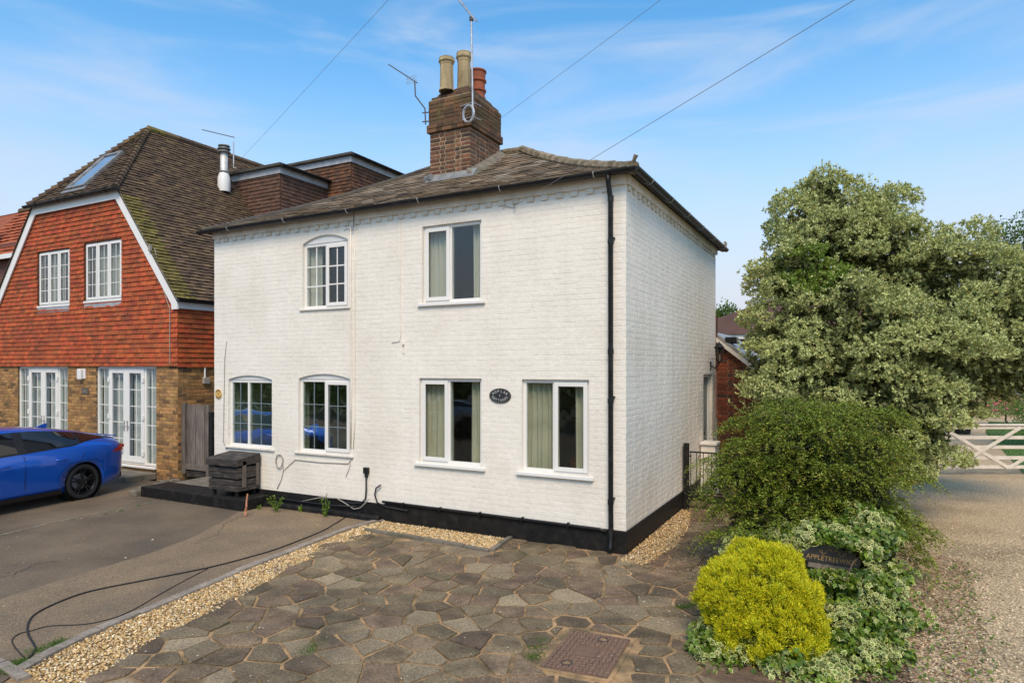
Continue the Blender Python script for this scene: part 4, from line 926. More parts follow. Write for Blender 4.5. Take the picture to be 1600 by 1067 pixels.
# things on the house wall
lt = thing('wall_light', 'white rounded bulkhead lamp on the yellow brick pier between the french doors', 'light', (-13.75,HY,2.1))
p = on_y(131,584,HY); MB().box(p.x-.10,p.x+.10,p.z-.12,p.z+.12,.0,.035,fr=FN).build('back_plate', M['upvc'], lt, bevel=.01)
MB().box(p.x-.12,p.x+.04,p.z-.14,p.z+.12,.036,.11,fr=FN).build('lamp_cover', M['upvc'], lt, bevel=.03)
p = on_y(134,611,HY); hp = thing('name_plate', 'small grey-brown plaque on the yellow brick pier below the white lamp', 'plaque', (p.x,HY,p.z))
MB().box(p.x-.15,p.x+.13,p.z-.075,p.z+.075,.002,.02,fr=FN).build('plate', mat('grey_slate_plate',(.09,.075,.07),(.13,.10,.09),20,.6), hp, bevel=.006); MB().box(p.x-.10,p.x+.08,p.z-.04,p.z+.04,.021,.025,fr=FN).build('raised_panel', M['conc'], hp)
p = Vector((HX,1.45,2.13)); jb = thing('junction_box', 'grey junction box with a short white cable on the shaded brick return by the gate', 'box', tuple(p))
MB().box(1.39,1.55,2.02,2.16,0,.07,fr=RN).build('box_body', M['cable'], jb, bevel=.01); MB().tube([RN(1.44,2.16,.03),RN(1.44,2.42,.03)], .02, 6).build('cable', M['upvc'], jb)
# concrete step under the french doors
st = thing('door_step', 'worn concrete step under the right-hand french doors', 'step', (-11.6,.4,G))
MB().box(-13.3,-10.95,.12,HY-.01,G-.02,.07).build('tread', M['conc'], st, bevel=.02)
MB().box(-13.25,-11.0,.16,HY-.01,G-.03,.05).build('riser', M['stock'], st)
# ---- far left: orange roofed house
fh = thing('orange_roof_house', 'house with bright orange clay roof tiles just visible at the left edge', 'house', (-34,8,G))
FY = 7.0
def ff(u, v, n): return (u, FY-n, v)
MB().box(-44,-24.5,FY+.02,FY+6,G,7.9).build('wall', M['farbrick'], fh)
rr = MB(); z0, z1 = 7.3, 10.0; L3 = math.hypot(z1-z0, 2.2); 
def fr3(u, v, n): return (u, FY-.3+v*2.2/L3-n*(z1-z0)/L3, z0+v*(z1-z0)/L3+n*2.2/L3)
rr.face([fr3(-44,0,-.04),fr3(-24.4,0,-.04),fr3(-24.4,L3,-.04),fr3(-44,L3,-.04)]); rr.face([(-44,FY+1.9,z1),(-24.4,FY+1.9,z1),(-24.4,FY+6,z0),(-44,FY+6,z0)]); r3 = rr.build('roof', M['orangetile'], fh)
ps = courses(-33.6,-24.5,0,L3,.27,.26,.006,'half'); pieces(r3,'roof_tile',ps,fr3,M['orangetile'],200,prof='tile',thick=.03,tilt=.05,jit=.012,seed=95,minpx=3)
for i in range(20): MB().tube([(-33.6+i*.46,FY+1.9,z1+.02),(-33.16+i*.46,FY+1.9,z1+.02)], [.15,.14], 7).build('ridge_tile', M['rooftile'], fh)
MB().box(-44,-24.4,FY-.36,FY-.30,7.12,7.32).build('fascia', M['upvc'], fh)
MB().box(-32.6,-31.9,FY-.9,FY-.2,7.2,9.7).build('dormer_window', M['lead'], fh)

# ------------------------------------------------------------------ gate, step, box at the left end
fg = thing('side_gate', 'tall weathered grey boarded gate between the brick house and the white cottage', 'gate', (-9.2,.9,G))
GYY = .95; g0, g1 = HX+.03, CX0-.02; zt, zb = 1.60, .10
MB().box(g0,g0+.11,zb,zt+.02,.0,.09,fr=fr_front(GYY)).build('gate_post', M['oldwood'], fg, bevel=.006); MB().box(-9.42,-9.33,zb,zt+.0,.0,.09,fr=fr_front(GYY)).build('gate_post', M['oldwood'], fg, bevel=.006)
x = g0+.115; i = 0
while x < g1-.1:
    if not (-9.45 < x+.07 < -9.30): MB().box(x,x+.138,zb+.12,zt-.0+random.uniform(-.015,.0),.012+.012*(i%2),.03+.012*(i%2),fr=fr_front(GYY)).build('board', M['oldwood'], fg, bevel=.003)
    x += .142; i += 1
MB().box(g0+.11,-9.42,zb+.10,zb+.22,.045,.075,fr=fr_front(GYY)).build('bottom_rail', M['oldwood'], fg, bevel=.004); MB().box(g0+.11,g1,zb-.06,zb+.10,.0,.035,fr=fr_front(GYY)).build('gravel_board', M['darkwood'], fg, bevel=.004)
MB().box(-9.32,-9.20,zb,1.45,.04,.10,fr=fr_front(GYY)).build('dark_post', M['black'], fg)
bs = thing('black_step', 'wide black painted step in front of the boarded gate', 'step', (-8.3,0,G))
MB().box(-9.35,-6.55,-.60,-.02,G-.03,.13).build('step_block', M['black'], bs, bevel=.015); MB().box(-9.35,-8.06,-.02,.93,G-.03,.105).build('landing', M['conc'], bs, bevel=.01)
rk = thing('rubble_edge', 'short row of rough grey stones beside the black step', 'edging', (-9.7,-.1,G))
for i in range(6):
    x, y = -9.50-.10*i, -.55+i*.22; MB().box(x-.11,x+.09,y-.12,y+.10,G-.02,.05+.02*math.sin(i*2)).build('stone', M['conc'], rk, bevel=.035)
wb = thing('slatted_box', 'dark wooden slatted box with a sloping lid standing on the black step', 'planter box', (-7.2,-.3,.13))
bx0, bx1, by0, by1 = -7.50, -6.80, -.52, -.04
for i, (z0_, z1_) in enumerate(((.235,.325),(.335,.425),(.455,.545),(.555,.645))):
    for a in ((bx0,bx1,by0,by0+.022),(bx1-.0,bx1+.022,by0+.0,by1),(bx0-.022,bx0,by0,by1),(bx0,bx1,by1-.022,by1)): MB().box(*a,z0_,z1_).build('slat', M['darkwood'], wb, bevel=.004)
MB().box(bx0+.03,bx1-.03,by0+.03,by1-.03,.24,.66).build('dark_fill', M['dark'], wb)  # solid near-black block standing in for the shade between the slats
mb = MB(); mb.prism([(bx0-.04,by0-.05,.67),(bx1+.04,by0-.05,.67),(bx1+.04,by1+.0,.69),(bx0-.04,by1+.0,.69)], [(bx0-.04,by0-.05,.79),(bx1+.04,by0-.05,.79),(bx1+.04,by1+.0,.86),(bx0-.04,by1+.0,.86)]); mb.build('lid', M['darkwood'], wb, bevel=.008)
for x in (bx0+.06,bx1-.06): 
    for y in (by0+.06,by1-.06): MB().box(x-.025,x+.025,y-.025,y+.025,.128,.30).build('leg', M['black'], wb)
MB().box(bx1+.023,bx1+.04,by0+.10,by0+.17,.30,.75).build('corner_batten', M['oldwood'], wb); MB().box(bx1+.023,bx1+.04,by1-.09,by1-.03,.30,.70).build('corner_batten', M['oldwood'], wb)
c_ = on_z(383,806); cp = MB().tube([c_+Vector((.0,.05,.36)),c_+Vector((.01,.02,.24)),c_+Vector((.03,0,.16)),c_+Vector((.01,0,.08)),c_+Vector((.03,-.02,.01))], [.014,.014,.016,.022,.02], 7).build('copper_pipe', M['copper']); tag(cp, 'bent orange copper pipe end beside the slatted box', 'pipe')

# ------------------------------------------------------------------ small things on the cottage wall
def ellipse(cx, cz, a, b, n0, n1, fr=F0, n=32): return [fr(cx+a*math.cos(2*PI*i/n), cz+b*math.sin(2*PI*i/n), n0) for i in range(n)], [fr(cx+a*math.cos(2*PI*i/n), cz+b*math.sin(2*PI*i/n), n1) for i in range(n)]
def arc_text(txt, size, m, par, cx, cz, a, b, a0, a1, n, flip=False):
    obs = []
    for i, chh in enumerate(txt):
        t = math.radians(a0+(a1-a0)*(i/(len(txt)-1))); x, z = cx+a*math.cos(t), cz+b*math.sin(t)
        rad = Vector((math.cos(t)/a, 0, math.sin(t)/b)).normalized(); up = rad if not flip else -rad; X = Vector((up.z, 0, -up.x))
        obs.append(text_mesh(chh, size, m, 'lettering', par, F0(x, z, n), X, up, .001))
    return join_meshes(obs, 'lettering')
p = on_y(782,618); sg = thing('oval_sign', 'black oval house sign with pale lettering between the two ground floor windows', 'house sign', (p.x,0,p.z))
l, h = ellipse(p.x,p.z,.178,.108,.004,.02); MB().prism(l, h).build('plate', M['plaque'], sg, bevel=.004)
mb = MB(); mb.tube([F0(p.x+.166*math.cos(2*PI*i/32), p.z+.097*math.sin(2*PI*i/32), .021) for i in range(32)], .0032, 5, closed=True); mb.build('rim', M['conc'], sg)
arc_text('POPLAR', .052, M['letterwhite'], sg, p.x, p.z-.01, .125, .072, 150, 30, .0205)
arc_text('COTTAGES', .046, M['letterwhite'], sg, p.x, p.z+.012, .128, .078, 205, 335, .0205, True)
text_mesh('1', .055, M['letterwhite'], 'number', sg, F0(p.x, p.z, .0205), (1,0,0), (0,0,1), .001)
p = on_y(342,615.5); sg = thing('round_sign', 'round gold house sign with the number 2 at the left end of the white wall', 'house sign', (p.x,0,p.z))
l, h = ellipse(p.x,p.z,.088,.092,.004,.018); MB().prism(l, h).build('plate', M['brass'], sg, bevel=.003)
for a0 in (25, 205):
    mb = MB(); lo = [(p.x+r*math.cos(math.radians(t)), p.z+r*math.sin(math.radians(t))) for r, ts in ((.082, range(a0, a0+131, 13)), (.056, range(a0+130, a0-1, -13))) for t in ts]; mb.prism([F0(x, z, .018) for x, z in lo], [F0(x, z, .0195) for x, z in lo]); mb.build('dark_band', mat('dark_brown_band', (.10,.045,.02)), sg)
arc_text('POPLAR', .030, M['brass'], sg, p.x, p.z-.001, .068, .066, 145, 35, .0198); arc_text('COTTAGES', .027, M['brass'], sg, p.x, p.z+.001, .069, .070, 212, 328, .0198, True)
text_mesh('2', .065, mat('dark_brown_number', (.08,.035,.015)), 'number', sg, F0(p.x, p.z, .0185), (1,0,0), (0,0,1), .001)
# cables on the wall
def wall_cable(pts, r, m, label, nm='wall_cable', cat='cable', n=.014, parent=None, group=None):
    P = [F0(on_y(*q).x, on_y(*q).z, n+(q[2] if len(q) > 2 else 0)) if True else None for q in [(a[0], a[1]) for a in pts]]
    o = MB().tube(P, r, 6).build(nm, M[m], parent, smooth=True)
    return tag(o, label, cat, group) if label else o
wall_cable([(556,350),(555,420),(556,520),(555,600),(556,650),(553,700)], .007, 'paint', 'thin white painted cable running down the joint between the two cottages')
wall_cable([(549,352),(549,420),(550,600),(549,700)], .011, 'paint', 'thicker white painted conduit just left of the cable between the two cottages', 'conduit', 'conduit')
wall_cable([(626,338),(626,430),(627,520),(625,533),(613,535)], .006, 'paint', 'white cable dropping between the upstairs windows and hooking left at its end')
wall_cable([(355,533),(352,560),(351,620),(350,690),(356,702)], .0055, 'cable', 'grey cable running down beside the left-hand ground floor window')
mb = MB(); mb.tube([F0(on_y(438,720).x+.085*math.cos(t), on_y(438,720).z+.12*math.sin(t), .012+.002*t) for t in [i*.5 for i in range(26)]]+[F0(on_y(444,733).x, .58, .015), F0(on_y(452,727).x, on_y(452,727).z, .012), F0(on_y(462,718).x, on_y(462,718).z, .012), F0(on_y(500,722).x, on_y(500,722).z, .012), F0(on_y(545,724).x, on_y(545,724).z, .012), F0(on_y(551,715).x, on_y(551,715).z, .012)], .0058, 5)
tag(mb.build('coiled_cable', M['cable'], smooth=True), 'coil of grey cable hanging on the white wall between the two left ground floor windows', 'cable')
wall_cable([(444,733),(440,750),(434,763)], .006, 'cable', 'loose cable tail hanging below the coil on the wall')
wall_cable([(549,715),(547,730),(541,745)], .004, 'cable', 'thin loose wire hanging from the corner of the second ground floor window')
b1 = thing('wall_hook', 'small white fixing box on the white wall above the left ground floor windows', 'fixing', tuple(on_y(631,536)))
p = on_y(631,536); MB().box(p.x-.022,p.x+.022,p.z-.03,p.z+.03,.001,.03,fr=F0).build('body', M['paint'], b1, bevel=.005); MB().tube([F0(p.x-.02,p.z-.03,.012),F0(p.x-.02,p.z-.15,.012),F0(p.x+.015,p.z-.16,.012),F0(p.x+.015,p.z-.03,.012)], .005, 5).build('loop', M['paint'], b1)
p = on_y(574,735); sk_ = thing('outdoor_socket', 'black outdoor socket with a black cable looping down from the wall', 'socket', tuple(p))
MB().box(p.x-.05,p.x+.05,p.z-.045,p.z+.055,.001,.055,fr=F0).build('socket_box', M['plastic'], sk_, bevel=.01); MB().box(p.x-.02,p.x+.02,p.z-.11,p.z-.045,.01,.045,fr=F0).build('plug', M['plastic'], sk_, bevel=.006)
q = [(574,745),(574,765),(573,778),(567,785),(553,786),(535,783)]; MB().tube([F0(on_y(*t).x, on_y(*t).z, .03) for t in q], .013, 7).build('cable', M['blackcable'], sk_, smooth=True)
wall_cable([(597,757),(590,762),(588,772),(592,784),(606,791),(640,797)], .013, 'blackcable', 'black hose curling out of the wall above the plinth', 'hose', 'hose', n=.04)
wall_cable([(476,782),(505,776),(530,777),(545,786),(557,794),(567,792),(581,778)], .0085, 'cable', 'pale looping cable hanging over the plinth below the socket', n=.06)
wall_cable([(386,765),(430,776),(480,783),(520,788),(560,790)], .011, 'blackcable', 'black cable fixed along the top of the left plinth', n=.06)
MB_ = MB().tube([rfront(-4.05,.9,.03), rfront(-4.25,.3,.02), (EX0+3.75,EY0-.10,4.97), tuple(on_y(556,357)+Vector((0,-.05,0)))], .007, 6)
tag(MB_.build('lead_in_cable', M['blackcable'], smooth=True), 'dark cable running down the slates and over the gutter to the joint between the cottages', 'cable')
# cables across the asphalt
for nm, px, r, lab in (('long_cable', ((541,808),(520,821),(500,832),(437,857),(391,871),(325,888),(219,909),(141,925),(94,941),(56,960),(44,976),(44,992),(55,1013),(50,1024),(41,1031)), .0085, 'thick black cable snaking across the asphalt drive'), ('thin_cable', ((38,1029),(19,1005),(28,992),(50,986),(78,979),(134,976),(175,967),(203,956),(225,944),(259,924),(290,907),(325,889)), .005, 'thin black cable lying in a loop near the lower left corner')):
    cu = [on_z(*q)+Vector((0,0,r+.004)) for q in px]; sm = []
    for i in range(len(cu)-1):
        p0, p1, p2, p3 = cu[max(0,i-1)], cu[i], cu[i+1], cu[min(len(cu)-1,i+2)]
        for j in range(6): t = j/6; sm.append(.5*((2*p1)+(p2-p0)*t+(2*p0-5*p1+4*p2-p3)*t*t+(3*p1-p0-3*p2+p3)*t**3))
    if nm == 'long_cable': sm = [Vector((-4.45,-.03,.05)), Vector((-4.5,-.15,G+.03))]+sm
    tag(MB().tube(sm+[cu[-1]], r, 7).build('ground_cable', M['blackcable'], smooth=True), lab, 'cable')
# overhead wires meet at a pole behind the camera
PT_ = Vector((19.6,-12.7,7.6))
tp = thing('telegraph_pole', 'tall wooden telegraph pole carrying the overhead wires', 'pole', (19.6,-12.7,G)); MB().tube([(19.6,-12.7,G-.3),(19.6,-12.7,8.2)], [.15,.10], 10).build('pole_shaft', M['oldwood'], tp, smooth=True)
for tgt, lab in ((on_y(805,324)+Vector((0,-.06,0)), 'overhead wire ending on the white wall just below the right part of the gutter'), (Vector((X1+.07,Y1-.05,7.25)), 'overhead wire reaching the back of the chimney'), (at(380,245,17.6), 'overhead wire reaching the dormers of the tile-hung house')):
    tag(MB().tube([PT_+(tgt-PT_)*(i/24)+Vector((0,0,-.25*4*(i/24)*(1-i/24)*.3)) for i in range(25)], .0030, 5).build('overhead_wire', M['wire'], smooth=True), lab, 'wire', 'overhead wires')
for px in ((805,324),(553,359)):
    p = on_y(*px); w_ = thing('wire_bracket', 'small wire anchor on the white wall '+('right of the upstairs casement window' if px[0] > 700 else 'above the joint between the cottages'), 'bracket', tuple(p))
    MB().tube([F0(p.x,p.z,0),F0(p.x,p.z,.06),F0(p.x+.03,p.z+.02,.07)], .008, 6).build('hook', M['steel'], w_); MB().tube([F0(p.x-.02,p.z-.01,.01),F0(p.x-.15,p.z+.03,.012),F0(p.x-.2,p.z+.0,.012)], .004, 5).build('tail_wire', M['cable'], w_)
# aerials
def yagi(root, a, b, m, n, el, droop=Vector((0,0,1)), r=.006, bow=None):
    a, b = Vector(a), Vector(b); d = (b-a).normalized(); s = d.cross(droop).normalized()
    MB().tube([a, b], .011, 6).build('boom', m, root)
    for i in range(n): c = a+(b-a)*((i+.5)/n); MB().tube([c-s*el, c+s*el], r*.55, 4).build('element', m, root)
an = thing('aerial', 'tall thin mast aerial strapped to the front corner of the chimney', 'aerial', (-3.44,1.72,6.7))
mt = at(739,188,11.7); tp_ = at(736.5,30,11.7); MB().tube([mt, tp_], .017, 8).build('mast', M['steel'], an)
yagi(an, at(744,34,11.6), at(712,-6,11.9), M['steel'], 12, .10)
MB().box(tp_.x-.03,tp_.x+.03,tp_.y-.03,tp_.y+.03,tp_.z-.04,tp_.z+.04).build('mast_head', M['rustysteel'], an, bevel=.01)
ml = MB()
for y in (182,160): 
    c = at(739,y,11.7); ml.tube([c, c+Vector((-.30,.06,.0))], .010, 5); ml.tube([c, c+Vector((.03,.22,.0))], .010, 5)
ml.build('wall_bracket', M['steel'], an)
c = at(732,178,11.68); MB().tube([c+Vector((.11*math.cos(t), .0, .15*math.sin(t))) for t in [2*PI*i/12 for i in range(12)]], .022, 6, closed=True).build('lashing_plate', M['steel'], an)
an = thing('aerial', 'small aerial on a bent arm sticking out from the left side of the chimney', 'aerial', (-4.5,1.8,6.9))
q = [at(665,195,12.3),at(664,170,12.3),at(649,150,12.3),at(648,128,12.3)]; MB().tube(q, .013, 7).build('mast', M['rustysteel'], an)
for y in (176,190): c = at(664,y,12.3); MB().tube([c+Vector((-.06,0,0)), c+Vector((.16,.05,0))], .012, 5).build('wall_bracket', M['rustysteel'], an)
yagi(an, at(652,130,12.3), at(607,101,12.9), M['rustysteel'], 9, .05)
for dz_ in (.03,-.05): c = at(643,126,12.35)+Vector((0,0,dz_)); MB().tube([c+Vector((-.11,0,0)),c+Vector((.11,0,0)),c+Vector((.11,0,.04)),c+Vector((-.11,0,.04))], .005, 4, closed=True).build('reflector', M['steel'], an)
an = thing('aerial', 'aerial beside the white flue on the dark tiled roof', 'aerial', (-12.6,4.2,7.6))
q = [at(365,262,18.0),at(365,222,18.0)]; MB().tube([at(370,263,18.0)]+q, .016, 6).build('mast', M['steel'], an)
yagi(an, at(366,215,18.0), at(316,203,18.6), M['rustysteel'], 10, .09)

# lantern, meter box, iron gate on the side
ln = thing('wall_lantern', 'black coach lantern on the side wall above the sage door', 'lantern', (0,5.77,2.45))
ly, lz = 5.62, 2.42; mb = MB(); mb.box(ly-.03,ly+.03,lz-.09,lz+.09,.0,.02,fr=R0); mb.build('back_plate', M['plastic'], ln)
MB().tube([R0(ly,lz,.02),R0(ly,lz-.05,.09),R0(ly,lz+.02,.16),R0(ly,lz+.08,.18)], .016, 7).build('arm', M['plastic'], ln)
MB().lathe([(.0,.0),(.05,.01),(.055,.03),(.075,.28),(.085,.285),(.06,.34),(.02,.38),(.015,.42),(0,.43)], R0(ly,lz+.07,.18), 6, mis=[0,0,1,0,0,0,0,0]).build('lantern_body', [M['plastic'], M['glass']], ln)
for i in range(6): a = 2*PI*(i+.5)/6; c = Vector(R0(ly,lz+.07,.18)); MB().tube([c+Vector((.056*math.cos(a),.056*math.sin(a),.03)), c+Vector((.076*math.cos(a),.076*math.sin(a),.28))], .012, 4).build('lantern_bar', M['plastic'], ln)
MB().lathe([(0,.29),(.105,.29),(.11,.31),(.03,.40),(0,.41)], R0(ly,lz+.07,.18), 6).build('lantern_roof', M['plastic'], ln); MB().lathe([(0,.03),(.02,.03),(.02,.16),(0,.16)], R0(ly,lz+.07,.18), 8).build('lamp_holder', M['cable'], ln)
wx = thing('meter_box', 'white rendered low box standing against the side wall below the door', 'meter box', (.15,4.8,G)); MB().box(.024,.30,4.55,4.92,G,.90).build('body', M['paint'], wx, bevel=.008); MB().box(.02,.33,4.51,4.93,.90,.95).build('top_slab', M['paint'], wx, bevel=.008)
ig = thing('iron_gate', 'black wrought iron garden gate with scrolls beside the side wall', 'gate', (.3,3.1,G)); GI = fr_front(3.15)
MB().box(.03,.12,G,1.08,-.02,.06,fr=GI).build('gate_post', M['black'], ig, bevel=.008)
for z in (.24,.93): MB().box(.13,1.0,z-.012,z+.012,.0,.02,fr=GI).build('rail', M['black'], ig)
for x in (.15,.25,.36,.50,.64,.75,.86,.98): MB().tube([GI(x,.2 if x > .15 else .14,.01),GI(x,.93 if x not in (.25,.75) else .93,.01)], .008, 6).build('upright', M['black'], ig)
MB().box(.13,1.0,.10,.20,.0,.02,fr=GI).build('bottom_panel', M['black'], ig)
for s_, cx_, cz_ in ((1,.435,.80),(-1,.565,.80),(1,.435,.62),(-1,.565,.62),(1,.32,.82)):
    MB().tube([GI(cx_+s_*(.06-.0085*t)*math.cos(t+1.5), cz_+(.06-.0085*t)*math.sin(t+1.5), .012) for t in [i*.45 for i in range(15)]], .006, 5).build('scroll', M['black'], ig)
for z in (.3,.86): MB().tube([GI(.10,z,.02),GI(.16,z,.02)], .014, 6).build('hinge', M['black'], ig)
# red brick extension behind
ex = thing('brick_extension', 'low red brick extension with a sloping roof behind the white cottage', 'extension', (1,7.5,G)); EXF = fr_front(6.36)
zr = lambda x: 3.04-.80*(x-0)
gp = [(-.0,G),(3.0,G),(3.0,zr(1.9)),(1.9,zr(1.9)),(0,3.04)]
mb = MB(); lo = [(-.0,G),(1.95,G),(1.95,zr(1.95)),(0,zr(0))]; mb.prism([EXF(x,z,-2.5) for x,z in lo],[EXF(x,z,-.006) for x,z in lo]); mb.build('wall', M['mortar'], ex)
pieces(ex, 'brick', courses(0,1.95,G,3.04,.225,.075,.011,'flemish',.113,[],[(0,G),(1.95,G),(1.95,zr(1.95)-.02),(0,zr(0)-.02)]), EXF, M['extbrick'], 110, h=.004, base=.02, ins=.003, jit=.003, seed=101, minpx=4)
mb = MB(); mb.prism([EXF(-.02,zr(-.02)-.0,.10),EXF(2.1,zr(2.1),.10),EXF(2.1,zr(2.1),-2.6),EXF(-.02,zr(-.02),-2.6)],[EXF(-.02,zr(-.02)+.07,.10),EXF(2.1,zr(2.1)+.07,.10),EXF(2.1,zr(2.1)+.07,-2.6),EXF(-.02,zr(-.02)+.07,-2.6)]); exr = mb.build('roof', M['lead'], ex)
for i in range(11): y0_ = 6.27+i*.24; MB().prism([(-.02,y0_,zr(-.02)+.071),(2.1,y0_,zr(2.1)+.071),(2.1,y0_+.225,zr(2.1)+.071),(-.02,y0_+.225,zr(-.02)+.071)],[(-.02,y0_,zr(-.02)+.095),(2.1,y0_,zr(2.1)+.095),(2.1,y0_+.225,zr(2.1)+.095),(-.02,y0_+.225,zr(-.02)+.095)]).build('roof_sheet', M['leadpale'], exr)
mb = MB(); mb.prism([EXF(0,zr(0)-.10,.10),EXF(2.05,zr(2.05)-.10,.10),EXF(2.05,zr(2.05)-.004,.10),EXF(0,zr(0)-.004,.10)],[EXF(0,zr(0)-.10,.13),EXF(2.05,zr(2.05)-.10,.13),EXF(2.05,zr(2.05)-.004,.13),EXF(0,zr(0)-.004,.13)]); mb.build('verge_board', M['sillpaint'], ex)
MB().box(.18,.42,6.26,6.6,zr(.3)+.10,zr(.3)+.24).build('roof_vent', M['plastic'], ex, bevel=.02)
MB().box(-.06,.02,6.24,6.34,2.3,3.5).build('end_pier', M['extbrick'], ex)
# house in the distance
bh = thing('distant_house', 'distant brick house with a brown hipped roof beyond the cottage', 'house', (-1,26,G))
c = at(1120,522,34); MB().box(-5.5,4.5,25.5,32,G,3.75).build('wall', M['extbrick'], bh)
MB().box(-5.8,4.8,25.2,32.3,3.76,3.98).build('fascia', M['upvc'], bh)
mb = MB(); lo = [(-5.9,25.1,3.99),(4.9,25.1,3.99),(4.9,32.4,3.99),(-5.9,32.4,3.99)]; mb.prism(lo, [(.4,28.7,6.5),(1.6,28.7,6.5),(1.6,28.8,6.5),(.4,28.8,6.5)]); bhr = mb.build('roof', mat('brown_far_roof',(.10,.05,.035),(.075,.04,.03),2,.9,.5,30), bh)
h2 = thing('distant_house', 'dark roofed house furthest away between the cottage and the tree', 'house', (-9,40,G))
MB().box(-14,-4.5,38,45,G,4.9).build('wall', M['extbrick'], h2); mb = MB(); lo = [(-14.4,37.6,4.91),(-4.1,37.6,4.91),(-4.1,45.4,4.91),(-14.4,45.4,4.91)]; mb.prism(lo, [(-11,41.4,6.5),(-7.5,41.4,6.5),(-7.5,41.6,6.5),(-11,41.6,6.5)]); mb.build('roof', M['farbrick'], h2)

# ------------------------------------------------------------------ five bar gate, shed things
bg_ = thing('field_gate', 'white wooden five-bar field gate across the gravel drive', 'gate', (5,9.8,G))
ga, gb = on_z(1430,735), on_z(1625,748); ga = Vector((4.05,9.27,0)); gd = (Vector((6.059,10.278,0))-Vector((4.255,9.329,0))).normalized(); gn = Vector((gd.y,-gd.x,0))
def gfr(u, v, n): p = ga+gd*u+gn*n; return (p.x, p.y, v)
LG = 3.6
for i, z in enumerate((.12,.33,.57,.79,1.02)): MB().box(-.15,LG,z-.038,z+.038,.0,.03,fr=gfr).build('bar', M['gatewhite'], bg_, bevel=.004)
MB().box(-.15,LG,1.062,1.10,-.03,.06,fr=gfr).build('top_rail', M['gatewhite'], bg_, bevel=.004)
for u in (-.12,LG-.05): MB().box(u-.04,u+.04,.0,1.14,-.04,.0,fr=gfr).build('stile', M['gatewhite'], bg_, bevel=.004)
def brace(u0, v0, u1, v1, n):
    d = Vector((u1-u0, v1-v0)).normalized(); w = Vector((-d.y, d.x))*.036; l = [(u0-w.x,v0-w.y),(u1-w.x,v1-w.y),(u1+w.x,v1+w.y),(u0+w.x,v0+w.y)]
    MB().prism([gfr(x,y,n) for x,y in l],[gfr(x,y,n+.02) for x,y in l]).build('brace', M['gatewhite'], bg_, bevel=.003)
brace(.35,1.05,1.9,.1,.032); brace(.1,.6,.95,.1,.054); brace(.62,.1,2.15,1.02,.056); brace(1.9,.1,3.4,1.02,.034)
for u in (-.30, LG+.15): MB().box(u-.08,u+.08,G-.1,1.3,-.08,.08,fr=gfr).build('gate_post', M['gatewhite'], bg_, bevel=.01)
# ------------------------------------------------------------------ cars
def itp(tab, x):
    xs = [t[0] for t in tab]; ys = [t[1] for t in tab]
    if x <= xs[0]: return ys[0]
    if x >= xs[-1]: return ys[-1]
    for i in range(len(xs)-1):
        if x <= xs[i+1]:
            t = (x-xs[i])/(xs[i+1]-xs[i]); p0 = ys[max(0,i-1)]; p1, p2 = ys[i], ys[i+1]; p3 = ys[min(len(ys)-1,i+2)]
            m1_ = (p2-p0)/2 if i > 0 else p2-p1; m2_ = (p3-p1)/2 if i < len(ys)-2 else p2-p1
            return (2*t**3-3*t*t+1)*p1+(t**3-2*t*t+t)*m1_*.8+(-2*t**3+3*t*t)*p2+(t**3-t*t)*m2_*.8
TOP = [(-.98,.62),(-.95,.96),(-.86,1.075),(-.5,1.17),(0,1.285),(.5,1.365),(1.0,1.405),(1.5,1.40),(1.9,1.34),(2.3,1.18),(2.75,.99),(3.2,.87),(3.45,.74),(3.56,.52)]
BELT = [(-.98,.60),(-.93,.93),(-.6,1.02),(0,1.0),(1,.945),(2,.905),(2.75,.87),(3.3,.76),(3.56,.48)]
WB = [(-.98,.66),(-.90,.78),(-.55,.875),(0,.905),(1.3,.895),(2.7,.905),(3.2,.84),(3.45,.70),(3.56,.55)]
WR = [(-.98,.55),(-.6,.56),(0,.565),(1,.585),(1.9,.61),(2.4,.70),(2.9,.72),(3.56,.45)]
BOT = [(-.98,.36),(-.8,.24),(-.4,.17),(3.1,.17),(3.56,.28)]
def sect(x):
    zt, zb, wb, wr, z0 = itp(TOP,x), itp(BELT,x), itp(WB,x), itp(WR,x), itp(BOT,x)
    zb = min(zb, zt-.03); ze = zb+(zt-zb)*.86
    return [(0,z0),(wb*.80,z0),(wb*.95,z0+.03),(wb*.985,z0+.16),(wb*.975,z0+(zb-z0)*.42),(wb*1.0,z0+(zb-z0)*.68),(wb*.995,z0+(zb-z0)*.86),(wb*.93,zb),
            (wb*.93+(wr-wb*.93)*.5+.012,zb+(ze-zb)*.55),(wr+.02,ze),(wr*.82,zt-(zt-ze)*.30),(wr*.45,zt-(zt-ze)*.06),(0,zt)]
XS = [-.98,-.965,-.93,-.86,-.75,-.6,-.45,-.3,-.15,0,.15,.3,.5,.7,.9,1.1,1.3,1.5,1.7,1.9,2.1,2.3,2.5,2.65,2.8,2.95,3.1,3.25,3.38,3.47,3.53,3.56]
def car_side(x, t, off=.0, s=1):
    """a point on the greenhouse side: t 0 at the belt, 1 at the roof edge"""
    q = sect(x); a, m, b = q[7], q[8], q[9]
    if t < .5: p = (a[0]+(m[0]-a[0])*t*2, a[1]+(m[1]-a[1])*t*2)
    else: p = (m[0]+(b[0]-m[0])*(t*2-1), m[1]+(b[1]-m[1])*(t*2-1))
    return (x, s*(p[0]+off*.85), p[1]+off*.5)
